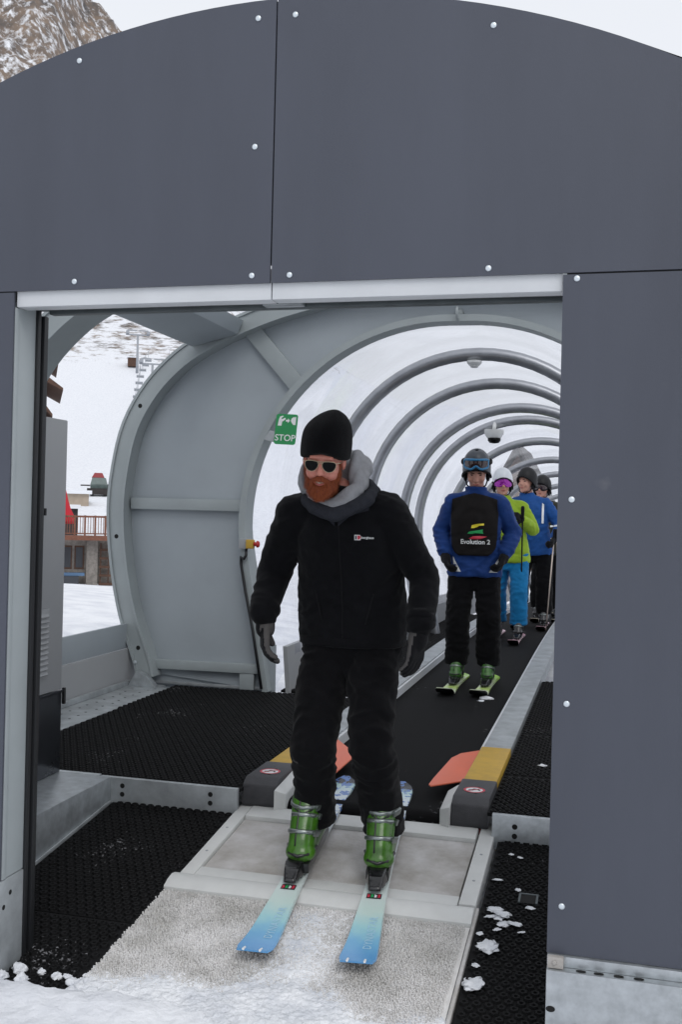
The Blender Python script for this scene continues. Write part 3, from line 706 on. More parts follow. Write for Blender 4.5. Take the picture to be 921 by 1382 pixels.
for j in range(ny):
    for i in range(nx):
        x = RX0-.01+i*step+random.uniform(-.0022, .0022)+(step/2 if j % 2 else 0); y = -1.357+j*step+random.uniform(-.0022, .0022)
        hh = random.uniform(.001, .007); lx, ly = random.uniform(-.0025, .0025), random.uniform(-.0025, .0025); o = len(vs); r = .0040
        a0 = random.random()*6
        for k in range(3): vs.append((x+r*math.cos(a0+k*2.094), y+r*math.sin(a0+k*2.094), -.007))
        for k in range(3): vs.append((x+lx+r*.75*math.cos(a0+k*2.094), y+ly+r*.75*math.sin(a0+k*2.094), hh))
        fs += [(o, o+1, o+4, o+3), (o+1, o+2, o+5, o+4), (o+2, o, o+3, o+5), (o+3, o+4, o+5)]
b = on_ramp(MB().add(vs, fs)).build('bristles', 'bristle', ramp); tag(b, kind='stuff')
for y in (-.2, -.42):
    for x in (RX0+.028, RX1-.03):
        on_ramp(MB().disc((x, y, .012), (0,0,1), .006, .0015, 8)).build('screw', 'galv_dull', ramp)

# ------------------------------------------------------------------ rubber mats
def mat_obj(x0, x1, y0, y1, mtx, label, pitch=.036, edge=None, ridges=False):
    t = thing('rubber_mat', mtx @ Vector(((x0+x1)/2, (y0+y1)/2, 0)), label, 'mat')
    tr = lambda mb: (setattr(mb, 'v', [tuple(mtx @ Vector(p)) for p in mb.v]), mb)[1]
    tr(MB().box(x0, x1, y0, y1, -.022, -.006)).build('slab', 'rubber', t, bevel=.003)
    vs, fs = [], []; ny = int((y1-y0)/(pitch*.866)); nx = int((x1-x0)/pitch)
    for j in range(ny):
        for i in range(nx):
            cx = x0+pitch*.6+i*pitch+(pitch/2 if j % 2 else 0); cy = y0+pitch*.5+j*pitch*.866
            if cx > x1-pitch*.4: continue
            o = len(vs); a = pitch*.46; hz = random.uniform(-.0008, .0008)
            for rr, zz in ((a, -.0062), (a*.80, .0015+hz), (a*.42, .0012+hz), (a*.30, -.004)):
                vs += [(cx+rr*math.cos(k*math.pi/3+.52), cy+rr*math.sin(k*math.pi/3+.52), zz) for k in range(6)]
            for q in range(3):
                fs += [(o+q*6+k, o+q*6+(k+1) % 6, o+q*6+6+(k+1) % 6, o+q*6+6+k) for k in range(6)]
            fs.append(tuple(o+18+k for k in range(6)))
    tr(MB().add(vs, fs)).build('tread', 'rubber', t)
    t.children[-1]['kind'] = 'stuff'
    return t
I4 = Matrix.Identity(4)
mat_obj(-2.775, -1.492, 4.17, 5.575, I4, 'black rubber mat on the upper level left of the carpet end')
mat_obj(-2.79, -1.492, 5.58, 6.44, I4, 'black rubber mat in front of the grey bulkhead')
mat_obj(-2.1, -1.50, 6.6, 9.6, Matrix.Translation((0, 0, -.01)), 'black rubber mat inside the tunnel left of the carpet', .05)
mat_obj(-2.1, -1.50, 9.62, 13.0, Matrix.Translation((0, 0, -.06)), 'farthest black rubber mat inside the tunnel behind the queue', .06)
mat_obj(-.447, .45, 4.17, 4.79, I4, 'black rubber mat right of the carpet end, nearest of the upper ones')
mat_obj(-.447, .45, 4.795, 5.72, I4, 'black rubber mat right of the carpet, second of the upper ones')
mat_obj(-.447, .15, 5.725, 7.6, I4, 'black rubber mat right of the carpet, farthest of the upper ones')
mat_obj(-2.075, -1.512, -.963, -.006, RM @ Matrix.Translation((0, 0, .0)), 'larger black rubber mat on the lower level left of the ramp')
mat_obj(-2.075, -1.525, -1.45, -.968, RM, 'front black rubber mat left of the ramp, meeting the snow')
mat_obj(-.40, .35, -.945, -.006, RM, 'black rubber mat right of the ramp, sprinkled with snow')
mat_obj(-.40, .35, -1.42, -.95, RM, 'front black rubber mat right of the ramp beside the portal foot')
slot = thing('grab_handle', (-.245, 3.68, ramp_z(3.68)), 'small metal grab handle recessed in the black mat right of the ramp', 'handle')
hs = RM @ Matrix.Translation((-.245, -.49, .0025))
for q in ((-.034, .034, .026, .034), (-.034, -.026, -.034, .026), (.026, .034, -.034, .026)):
    mb = MB().box(q[0], q[1], q[2], q[3], -.004, .004); mb.v = [tuple(hs @ Vector(p)) for p in mb.v]; mb.build('bar', 'track', slot, bevel=.002)
mb = MB().box(-.0255, .0255, -.034, .0255, -.004, .0012); mb.v = [tuple(hs @ Vector(p)) for p in mb.v]; mb.build('recess', 'hole', slot)
# galvanised risers and channels
rs_ = MB().box(-2.14, -1.50, 4.14, 4.166, -.14, -.002).build('step_riser', 'galv_dull', bevel=.003); tag(rs_, 'galvanised step riser with bolt holes under the upper left mats', 'step')
for x in (-2.03, -1.62):
    for z in (-.035, -.072): MB().disc((x, 4.1398, z), (0,-1,0), .011, .0008, 12).build('bolt_hole', 'hole', rs_)
rs2 = MB().box(-.425, .45, 4.14, 4.166, -.14, -.002).build('step_riser', 'galv', bevel=.003); tag(rs2, 'galvanised step riser under the mats right of the carpet', 'step')
for z in (-.045, -.082): MB().disc((-.335, 4.1398, z), (0,-1,0), .011, .0008, 12).build('bolt_hole', 'hole', rs2)
ch = thing('floor_channel', (-2.2, 3.5, -.2), 'galvanised floor channel below the cabinet left of the lower mats', 'channel')
MB().box(-2.75, -2.085, 2.99, 4.139, -.002, .0).box(-2.11, -2.085, 2.99, 4.139, -.34, -.0025).build('web', 'galv', ch, bevel=.002)
on_ramp(MB().box(-2.084, -2.076, -1.2, -.03, -.02, .006)).build('lip', 'galv_dull', ch, bevel=.002)
MB().box(-2.75, -2.145, 4.139, 4.17, -.06, .0012).build('edge_strip', 'galv', ch, bevel=.002)

# ------------------------------------------------------------------ control cabinet left of the doorway
cab = thing('control_cabinet', (-2.6, 3.7, 0), 'tall light grey control cabinet just inside the doorway on the left', 'cabinet')
MB().box(-2.72, -2.33, 3.3, 4.13, .368, 1.555).build('housing', 'cabinet', cab, bevel=.006)
MB().box(-2.72, -2.335, 3.3, 4.14, .002, .364).box(-2.34, -2.326, 3.3, 4.152, .352, .366).build('base_box', 'dark_steel', cab, bevel=.003)
MB().box(-2.335, -2.322, 4.141, 4.156, .30, .372).build('corner_piece', 'dark_seal', cab, bevel=.002)
vn = MB().box(-2.3298, -2.322, 3.72, 4.0, .435, .735).build('vent', 'cabinet', cab, bevel=.004)
for k in range(12):
    z = .452+k*.0225
    MB().prism([(-2.3218, z), (-2.3218, z+.015), (-2.312, z+.003), (-2.314, z-.001)], 3.735, 3.985).build('louvre', 'cabinet', vn)
MB().disc((-2.3298, 3.93, 1.15), (1,0,0), .018, .012, 14).box(-2.316, -2.31, 3.925, 3.935, 1.135, 1.165).build('lock', 'dark_seal', cab)

# ------------------------------------------------------------------ snow lying about
def snow_blob(c, sx, sy, sz, name='snow_clump', nrm=None, seed=0, sub=2):
    bm = bmesh.new(); bmesh.ops.create_icosphere(bm, subdivisions=sub, radius=1)
    for v in bm.verts:
        d = 1+.55*noise.noise(v.co*1.5+Vector((seed*3.1, seed, 0)))+.35*noise.noise(v.co*3.6+Vector((seed, 0, seed*2)))+.12*noise.noise(v.co*9+Vector((seed, 0, 0)))
        v.co = Vector((v.co.x*sx*d, v.co.y*sy*d, v.co.z*sz*d if v.co.z > 0 else v.co.z*sz*.3))
    me = bpy.data.meshes.new(name); bm.to_mesh(me); bm.free(); me.materials.append(M['snow'])
    me.polygons.foreach_set('use_smooth', [True]*len(me.polygons))
    o = link(name, me); o.location = c; o.rotation_euler = (AXR if c[1] < 4.15 else 0, 0, seed*1.7); return o
def rampP(x, y, dz=0): return (x, y, ramp_z(y)+dz)
k = 0
for x, y, s in [(-.344, 3.34, .045), (-.352, 3.58, .028), (-.325, 3.56, .036), (-.36, 3.53, .02), (-.335, 3.53, .022), (-.31, 3.49, .024), (-.275, 3.50, .028), (-.33, 3.45, .015), (-.235, 3.62, .016), (-.285, 3.74, .014), (-.365, 3.80, .018), (-.365, 3.12, .042), (-.335, 4.02, .010), (-.30, 4.0, .012), (-.25, 3.45, .013), (-.37, 3.22, .014), (-.38, 3.41, .013)]:
    o = snow_blob(rampP(x, y, .003), s, s*.75, s*.09, seed=k+3, sub=3); k += 1
    big = {(-.344, 3.34): 'largest flat patch of snow in the middle of the mat right of the ramp', (-.365, 3.12): 'flat snow patch nearest the camera on the mat right of the ramp', (-.365, 3.80): 'snow patch beside the white rail on the mat right of the ramp'}.get((x, y))
    tag(o, big or 'white crumb of snow lying on the black mat right of the ramp', 'snow', 'snow crumbs on the mat right of the ramp')
for x, y, s in [(-1.735, 2.86, .040), (-1.69, 2.80, .034), (-1.66, 2.865, .022), (-1.60, 2.85, .028), (-1.57, 2.86, .02), (-1.535, 2.83, .034), (-1.50, 2.815, .032), (-1.505, 2.85, .024), (-1.76, 2.80, .035)]:
    o = snow_blob((x, y, ramp_z(2.85)+.0), s*.62, s*.55, s*.5, seed=k+3, sub=3); k += 1
    tag(o, 'snow lump at the edge of the black mat by the left jamb', 'snow', 'snow lumps by the left jamb')
for x, y, s in [(.0, 2.70, .035), (.07, 2.69, .03), (.04, 2.68, .02), (.10, 2.70, .03), (-.02, 2.69, .022)]:
    o = snow_blob((x, y, -.225), s, s*.8, s*.9, seed=k+3); k += 1
    tag(o, 'snow lump lying against the galvanised foot of the portal', 'snow', 'snow lumps at the right portal foot')
for x, y, s, z in [(-.775, 7.0, .05, -.05), (-.80, 6.9, .025, -.05), (-.28, 5.0, .022, .003)]:
    o = snow_blob((x, y, z), s*.8, s, s*.3, seed=k+3); k += 1
    tag(o, 'small snow crumb dropped on the black carpet or mat past the paddle', 'snow', 'snow crumbs farther back')
# trodden snow over the front of the bristle mat
vs, fs = [], []; nx, ny = 320, 220
for j in range(ny+1):
    for i in range(nx+1):
        x = -1.62+1.26*i/nx; y = -1.62+.98*j/ny              # ramp space
        yy = 4.17+y
        mid_ = math.exp(-((x+.93)/.22)**2)
        front = min(1, max(0, (-1.19-y)/.22))
        d = -.022+.030*front+.018*mid_*min(1, max(0, (-.66-y)/.16))+.007*fbm(x*5, y*5, 1)+.0055*fbm(x*40, y*40, 7)+.003*fbm(x*120, y*120, 3)
        edge = min(1, (x+1.62)/.1)*min(1, max(0, (-.36-x)/.06)); d = d-.05*(1-edge)
        if y > -.735: d -= .06*min(1, (y+.735)/.03)
        vs.append((x, y, d+.008))
for j in range(ny):
    for i in range(nx): a = j*(nx+1)+i; fs.append((a, a+1, a+nx+2, a+nx+1))
sp = on_ramp(MB().add(vs, fs)).build('snow', 'snow', None, True); tag(sp, 'thin trodden snow over the front of the bristle mat', 'snow', kind='stuff')

# ------------------------------------------------------------------ background beyond the side wall
def polar(r, az): return Vector((r*math.sin(R(az)), r*math.cos(R(az)), 0))
tb = polar(68, -28.6); u = Vector((math.cos(R(-28.6)), -math.sin(R(-28.6)), 0)); n_ = Vector((-math.sin(R(-28.6)), -math.cos(R(-28.6)), 0))  # u right, n_ towards us
Zv = Vector((0, 0, 1))
def fb(mb, a, b, c0, c1, z0, z1, org=tb):            # box in the (u, n, z) frame
    ctr = org+u*(a+b)/2+n_*(c0+c1)/2+Zv*(z0+z1)/2
    return mb.obox(ctr, u*(b-a)/2, n_*(c1-c0)/2, Zv*(z1-z0)/2)
ter = thing('terrace_building', tb+Zv*-4, 'low stone building with a brown wooden terrace on top, beyond the snowbank', 'building')
dk = fb(MB(), -9, 2.25, -.6, .6, -1.0, -.72).build('deck', 'wood_rail', ter)
fb(MB(), -9, 2.3, -1.5, -.9, -4.6, -1.002).build('wall', 'stone_wall', ter)
fb(MB(), .35, 1.05, -.899, -.3, -4.6, -1.003).build('pillar', 'stone_wall', ter)
fb(MB(), -9, 2.2, .45, .55, .44, .56).build('top_rail', 'wood_rail', ter)
fb(MB(), -9, 2.2, .47, .53, -.62, -.54).build('lower_rail', 'wood_rail', ter)
for k in range(15):
    a = 2.1-k*.63; fb(MB(), a-.06, a+.06, .40, .60, -.719, .58).build('post', 'wood_rail', ter)
for k in range(48):
    a = 2.0-k*.16; fb(MB(), a-.022, a+.022, .475, .525, -.54, .44).build('baluster', 'wood_rail', ter)
for a, b, z0, z1 in [(-2.1, -1.6, -3.4, -1.3), (-1.2, -.55, -2.9, -1.4), (-.4, .2, -2.9, -1.4)]:
    w_ = fb(MB(), a, b, -.9, -.87, z0, z1).build('window', 'wood_dark', ter); fb(MB(), a+.08, b-.08, -.869, -.86, z0+.1, z1-.1).build('pane', 'window_dark', w_)
bn = fb(MB(), -1.6, .25, -.5, .1, -3.28, -3.1).build('bench', 'blue_paint'); fb(MB(), -1.7, -.1, -.3, .3, -3.9, -3.29).build('front', 'window_dark', bn)
tag(bn, 'blue topped bench against the stone wall under the terrace', 'bench')
sh = thing('rack', tb+u*1.5+Zv*-4, 'dark rack of stacked gear under the terrace end, right of the pillar', 'rack')
for kk in range(5): fb(MB(), 1.15, 2.3, -.6+.06*(kk % 2), -.4, -3.9+kk*.55, -3.75+kk*.55).build('shelf', 'wood_dark', sh)
for kk in range(3): fb(MB(), 1.2+kk*.5, 1.28+kk*.5, -.62, -.52, -4.4, -1.2).build('upright', 'wood_dark', sh)
par = thing('parasol', tb+u*-1.1+n_*-4, 'closed red parasol standing behind the terrace rail', 'parasol')
pc = tb+u*-1.12+n_*-3.6
MB().tube([pc+Zv*-1.2, pc+Zv*2.45], .045, 8).build('pole', 'far_metal', par)
rg = []
for t_, rr_ in [(-.05, .50), (.25, .56), (.55, .50), (1.0, .34), (1.5, .20), (1.95, .11), (2.3, .03)]:
    rg.append([pc+Zv*t_+(u*math.cos(q)+n_*math.sin(q))*rr_*(1+.22*math.cos(q*5+t_)) for q in [2*math.pi*j/20 for j in range(20)]])
MB().loft(rg).build('canopy', 'parasol_red', par, True)
kb = tb+u*-1.2+n_*-13
kio = thing('kiosk', kb, 'low kiosk with a snowy roof behind the red parasol', 'kiosk')
fb(MB(), -4, .9, -1.5, 1.5, -2.2, .95, kb).build('wall', 'roof_dark', kio); fb(MB(), -4.3, 1.1, -1.8, 1.8, .951, 1.25, kb).build('roof', 'roof_snow', kio)
lb2 = polar(108, -28.9)
lw = thing('snow_roofed_shed', lb2, 'long tan shed with snow on its roof, left of the groomer', 'shed')
fb(MB(), -10, 1.2, -2, 2, 0, 2.35, lb2).build('wall', 'tan_wall', lw); fb(MB(), -10.3, 1.5, -2.4, 2.4, 2.351, 2.7, lb2).build('roof', 'roof_snow', lw)
# snow groomer
gp = polar(120, -27.75); gp.z = ground_z(gp.x, gp.y)
gr = thing('snow_groomer', gp, 'grey green snow groomer with a red top parked on the slope', 'groomer')
for a in (-.95, .55): fb(MB(), a, a+.4, -1.6, 1.4, .05, .75, gp).build('track', 'roof_dark', gr)
cbn = MB().loft([[gp+u*x+n_*y+Zv*z for x, y, z in R_] for R_ in ([(-.9, -1.0, .6), (.9, -1.0, .6), (.9, 1.0, .6), (-.9, 1.0, .6)], [(-.95, -1.0, 1.2), (.95, -1.0, 1.2), (.95, 1.1, 1.2), (-.95, 1.1, 1.2)], [(-.75, -.8, 2.0), (.75, -.8, 2.0), (.75, .75, 2.0), (-.75, .75, 2.0)])]).build('cab', 'groomer_grey', gr)
MB().loft([[gp+u*x+n_*y+Zv*z for x, y, z in R_] for R_ in ([(-.72, 1.112, 1.25), (.72, 1.112, 1.25), (.72, 1.09, 1.25), (-.72, 1.09, 1.25)], [(-.62, .80, 1.92), (.62, .80, 1.92), (.62, .78, 1.92), (-.62, .78, 1.92)])]).build('windscreen', 'groomer_grey', cbn)
MB().loft([[gp+u*x+n_*y+Zv*z for x, y, z in R_] for R_ in ([(-.8, -.9, 2.02), (.6, -.9, 2.02), (.6, .7, 2.02), (-.8, .7, 2.02)], [(-.5, -.7, 2.55), (.35, -.7, 2.55), (.35, .5, 2.55), (-.5, .5, 2.55)])]).build('roof_box', 'groomer_red', gr)
fb(MB(), -1.3, 1.1, 1.5, 1.7, .1, .8, gp).build('blade', 'roof_dark', gr); fb(MB(), .96, 1.7, -1.4, .6, .5, 1.3, gp).build('winch', 'roof_dark', gr)
fb(MB(), -2.0, -.97, .2, .3, 1.05, 1.2, gp).build('side_arm', 'roof_dark', gr)
# chalet at the far left
cp = polar(45, -30.95); uc = Vector((math.cos(R(-31)), -math.sin(R(-31)), 0)); nc = Vector((-math.sin(R(-31)), -math.cos(R(-31)), 0))
chl = thing('chalet', cp+Zv*-3, 'brown wooden chalet with stepped eaves at the left beside the doorway', 'chalet')
def cbx(a, b, c0, c1, z0, z1, nm, m):
    return MB().obox(cp+uc*(a+b)/2+nc*(c0+c1)/2+Zv*(z0+z1)/2, uc*(b-a)/2, nc*(c1-c0)/2, Zv*(z1-z0)/2).build(nm, m, chl)
cbx(-8, .30, -5, 0, -3.6, 7.4, 'wall', 'wood_dark')
for z, e in [(7.55, .75), (6.35, .95), (5.25, .55)]:
    q = MB().loft([[cp+uc*x+nc*y+Zv*zz for x, zz in ((-8.2, z+.9), (.1, z+.28), (e, z-.32), (e, z-.42), (.1, z+.02), (-8.2, z+.6))] for y in (.55, -5.4)]).build('eave', 'wood_dark', chl)
    MB().loft([[cp+uc*x+nc*y+Zv*zz for x, zz in ((-8.2, z+.95), (.1, z+.33), (e-.05, z-.28), (e-.05, z-.31), (.1, z+.285), (-8.2, z+.905))] for y in (.5, -5.3)]).build('snow_cover', 'roof_snow', q)
for k in range(5): cbx(-6.5+k*1.3, -5.7+k*1.3, .001, .03, 3.0, 4.4, 'window', 'window_dark')
# chairlift
def pylon(r, az, h, arm, label):
    p = polar(r, az); p.z = ground_z(p.x, p.y)-1
    t = thing('lift_pylon', p, label, 'pylon', None)
    MB().tube([p, p+Zv*(h+1)], [.42, .28], 10).build('post', 'far_metal', t, True)
    MB().obox(p+Zv*(h+1), u*arm, n_*.2, Zv*.2).build('crossarm', 'far_metal', t)
    for s in (-1, 1):
        MB().obox(p+Zv*(h+1.5)+u*s*arm*.9, u*.45, n_*2.2, Zv*.35).build('sheave_train', 'far_metal', t)
        MB().obox(p+Zv*(h+2.3)+u*s*arm*.5, u*arm*.4, n_*.2, Zv*.15).build('catwalk', 'far_metal', t)
    return p+Zv*(h+1.2)
t1 = pylon(318, -25.88, 11.5, 3.4, 'far lift pylon, higher of the two on the snowy hillside beside the hut')
t2 = pylon(268, -25.06, 10.5, 3.2, 'nearer lift pylon with the line of chairs on the snowy hillside')
def chair_at(p):
    mb = MB()
    mb.tube([p, p+Zv*-2.3], .05, 5); mb.obox(p+Zv*-2.35, u*.9, n_*.05, Zv*.04)
    mb.obox(p+Zv*-2.95, u*.9, n_*.25, Zv*.05); mb.obox(p+Zv*-2.65-n_*.22, u*.9, n_*.05, Zv*.22)
    for s in (-1, 1): mb.tube([p+Zv*-2.35+u*s*.85, p+Zv*-2.95+u*s*.85], .04, 4)
    return tag(mb.build('lift_chair', 'far_metal'), 'small lift chair hanging on the line down the snowy hillside', 'lift chair', 'chairs of the far chairlift')
endp = polar(178, -25.75); endp.z = 10.5
for s in (-1, 1):
    a, b = t2+u*s*2.9, endp+u*s*2.6
    top = polar(318, -24.6); top.z = t2.z+12
    pts = [top+u*s*2.9]+[a+(b-a)*(j/12)-Zv*1.6*math.sin(math.pi*j/12) for j in range(13)]
    cbl = MB().tube(pts, .05, 5).build('lift_cable', 'far_metal'); tag(cbl, ('left' if s < 0 else 'right')+' haul cable of the far chairlift', 'cable')
    for j in range(13 if s < 0 else 8):
        t_ = (j+.5)/13; chair_at(a+(b-a)*t_-Zv*1.6*math.sin(math.pi*t_))
    for j in range(3): chair_at(a+(top+u*s*2.9-a)*(j+.6)/4)
hp = polar(325, -26.15); hp.z = ground_z(hp.x, hp.y)
ht = thing('lift_hut', hp, 'small brown hut beside the higher lift pylon on the hillside', 'hut')
MB().obox(hp+Zv*1.3, u*1.3, n_*1.5, Zv*1.3).build('wall', 'wood_dark', ht); MB().obox(hp+Zv*2.75, u*1.6, n_*1.8, Zv*.13).build('roof', 'roof_snow', ht)
# dark building beyond the tunnel
db = thing('gabled_building', (-6, 60, -2), 'dark gabled building seen through the far side of the tunnel', 'building')
MB().prism([(-6.7, -4), (-3.8, -4), (-3.8, 2.2), (-5.2, 4.7), (-6.7, 2.2)], 60, 70).build('wall', 'wood_dark', db)
MB().prism([(-7.0, 1.7), (-5.2, 5.1), (-3.4, 1.7), (-3.4, 1.95), (-5.2, 5.4), (-7.0, 1.95)], 59.4, 70.5).build('roof', 'roof_dark', db)
for x in (-5.9, -4.6): w_ = MB().box(x-.5, x+.5, 59.95, 59.99, 1.2, 2.4).build('window', 'tan_wall', db); MB().box(x-.4, x+.4, 59.92, 59.949, 1.3, 2.3).build('pane', 'window_dark', w_)

# ------------------------------------------------------------------ people
def blob_mesh(prims, voxel=.008, smooth=4, fac=.5):
    """one continuous surface out of overlapping tapered limbs and lofts"""
    mb = MB()
    for p in prims:
        k = p[0]
        if k == 'cap':
            a, b, r0, r1 = Vector(p[1]), Vector(p[2]), p[3], p[4]; d = (b-a); L = d.length or 1e-4; d = d/L
            u_ = d.orthogonal().normalized(); w_ = d.cross(u_); rings = []
            for t in (-1, -.87, -.5, 0): rings.append((a+d*r0*t, r0*math.sqrt(max(.0004, 1-t*t))))
            for t in (0, .5, .87, 1): rings.append((b+d*r1*t, r1*math.sqrt(max(.0004, 1-t*t))))
            mb.loft([[c+(u_*math.cos(q)+w_*math.sin(q))*r for q in [2*math.pi*j/16 for j in range(16)]] for c, r in rings])
        elif k == 'ell':
            c, rad = Vector(p[1]), p[2]; Mx = p[3] if len(p) > 3 else Matrix.Identity(3); rings = []
            for i in range(11):
                t = math.pi*(.02+.96*i/10); rings.append([c+Mx @ Vector((rad[0]*math.sin(t)*math.cos(q), rad[1]*math.sin(t)*math.sin(q), -rad[2]*math.cos(t))) for q in [2*math.pi*j/18 for j in range(18)]])
            mb.loft(rings)
        elif k == 'loft':
            mb.loft(p[1])
    me = bpy.data.meshes.new('tmp'); me.from_pydata(mb.v, [], mb.f)
    bm = bmesh.new(); bm.from_mesh(me); bmesh.ops.recalc_face_normals(bm, faces=bm.faces); bm.to_mesh(me); bm.free()
    o = bpy.data.objects.new('tmp', me); COL.objects.link(o)
    md = o.modifiers.new('r', 'REMESH'); md.mode = 'VOXEL'; md.voxel_size = voxel
    if smooth: ms = o.modifiers.new('s', 'SMOOTH'); ms.iterations = smooth; ms.factor = fac
    dg = bpy.context.evaluated_depsgraph_get(); out = bpy.data.meshes.new_from_object(o.evaluated_get(dg))
    bpy.data.objects.remove(o); bpy.data.meshes.remove(me)
    return out
def erings(L, n=28, p=2.4):
    """loft rings from (x, y, z, rx, ry)"""
    out = []
    for x, y, z, rx, ry in L:
        ring = []
        for j in range(n):
            q = 2*math.pi*j/n; c, s = math.cos(q), math.sin(q); k = (abs(c)**p+abs(s)**p)**(-1/p)
            ring.append((x+rx*c*k, y+ry*s*k, z))
        out.append(ring)
    return out
def wrinkle(me, amp, fx=7, fz=13, seed=0, fine=.3):
    no = [v.normal.copy() for v in me.vertices]
    for v, nn in zip(me.vertices, no):
        c = v.co
        q = noise.noise(Vector((c.x*fx+seed, c.y*fx, c.z*fz+2*noise.noise(c*5))))
        q = (1-abs(q)*2.2)*.6+.4*noise.noise(Vector((c.x*fx*.6, c.y*fx*.6+seed, c.z*fz*.45)))
        v.co = c+nn*amp*(q+fine*noise.noise(Vector((c.x*30, c.y*30, c.z*42+seed))))
def skin_obj(me, name, m, parent, wr=None, seed=0):
    if wr: wrinkle(me, *wr, seed=seed)
    for x in (m if isinstance(m, (list, tuple)) else [m]): me.materials.append(M[x])
    me.polygons.foreach_set('use_smooth', [True]*len(me.polygons))
    return link(name, me, parent)
def bvh_of(o): return BVHTree.FromPolygons([v.co.copy() for v in o.data.vertices], [tuple(p.vertices) for p in o.data.polygons])
def wrap_print(name, shape, bvh, O, U, V, D, m, parent, off=.0022, sub=0):
    """print that follows the cloth it is on"""
    vs, fs = shape; O, U, V, D = Vector(O), Vector(U), Vector(V), Vector(D)
    if sub:
        bm = bmesh.new(); bv = [bm.verts.new((x, y, 0)) for x, y in vs]
        for f in fs: bm.faces.new([bv[i] for i in f])
        bmesh.ops.triangulate(bm, faces=bm.faces)
        for _ in range(sub): bmesh.ops.subdivide_edges(bm, edges=bm.edges, cuts=1, use_grid_fill=True)
        bm.verts.index_update(); vs = [(v.co.x, v.co.y) for v in bm.verts]; fs = [tuple(v.index for v in f.verts) for f in bm.faces]; bm.free()
    out = []
    for x, y in vs:
        p = O+U*x+V*y; hit = bvh.ray_cast(p-D*.6, D)
        q = hit[0] if hit[0] is not None else p
        out.append(q-D*off)
    return MB().add(out, fs).build(name, m, parent)

def HM(c, yaw, tilt, s=1, roll=0):
    """head frame: forward is local -Y"""
    return Matrix.Translation(c) @ Matrix.Rotation(yaw, 4, 'Z') @ Matrix.Rotation(tilt, 4, 'X') @ Matrix.Rotation(roll, 4, 'Y') @ Matrix.Scale(s, 4)
def head_prims(H, beard=False):
    s = H.to_scale().x; M3 = H.to_3x3().normalized()
    E = lambda c, r: ('ell', H @ Vector(c), tuple(q*s for q in r), M3)
    Cp = lambda a, b, r0, r1: ('cap', H @ Vector(a), H @ Vector(b), r0*s, r1*s)
    P = [E((0, .015, .035), (.076, .096, .085)), E((0, -.028, -.025), (.066, .068, .088)), E((0, -.040, -.080), (.052, .050, .036)),
         E((0, -.078, -.100), (.022, .020, .018)), E((.036, -.066, -.034), (.026, .026, .028)), E((-.036, -.066, -.034), (.026, .026, .028)),
         Cp((0, -.090, .012), (0, -.112, -.026), .009, .013), E((.011, -.102, -.033), (.008, .010, .007)), E((-.011, -.102, -.033), (.008, .010, .007)),
         Cp((-.038, -.080, .028), (.038, -.080, .028), .012, .012), Cp((-.018, -.094, -.060), (.018, -.094, -.060), .007, .007), Cp((-.014, -.091, -.069), (.014, -.091, -.069), .007, .007),
         E((.078, .012, -.005), (.010, .022, .032)), E((-.078, .012, -.005), (.010, .022, .032)),
         Cp((0, .02, -.06), (0, .03, -.17), .052, .055)]
    return P
def hand_prims(w, d, pn, s=1.0, curl=.7, side=1, thumb_out=.6):
    """w wrist, d direction of the fingers, pn palm normal; side +1 puts the thumb towards d x pn"""
    w, d, pn = Vector(w), Vector(d).normalized(), Vector(pn); pn = (pn-d*pn.dot(d)).normalized(); t = d.cross(pn)*side
    P = [('cap', w-d*.03*s, w+d*.03*s, .034*s, .036*s)]
    for k in range(5):
        q = -.030+.015*k; P.append(('cap', w+d*.025*s+t*q*.8*s, w+d*.088*s+t*q*s, .017*s, .015*s))
    for k, (q, L) in enumerate([(.030, .070), (.010, .080), (-.010, .074), (-.029, .058)]):
        p = w+d*.090*s+t*q*s; ang = 0; seg = (.42, .33, .25)
        for j, f in enumerate(seg):
            ang += curl*(.55, .75, .6)[j]
            e = p+(d*math.cos(ang)+pn*math.sin(ang))*L*f*s
            P.append(('cap', p, e, (.0125-.001*j)*s, (.0118-.001*j)*s)); p = e
    b = w+d*.028*s+t*.032*s; m1 = b+(d*.6+t*thumb_out+pn*.45).normalized()*.038*s; m2 = m1+(d*.85+t*thumb_out*.25+pn*.5).normalized()*.032*s
    P += [('cap', b, m1, .017*s, .0145*s), ('cap', m1, m2, .0145*s, .012*s)]
    return P
def glove(parent, w, d, pn, s, curl, side, mats, name='glove', voxel=.0055, patch=None, **kw):
    me = blob_mesh(hand_prims(w, d, pn, s, curl, side, **kw), voxel, 2)
    o = skin_obj(me, name, mats, parent)
    if patch is not None:
        q = Vector(patch).normalized()
        for p in me.polygons:
            if p.normal.dot(q) > .62: p.material_index = 1
    return o

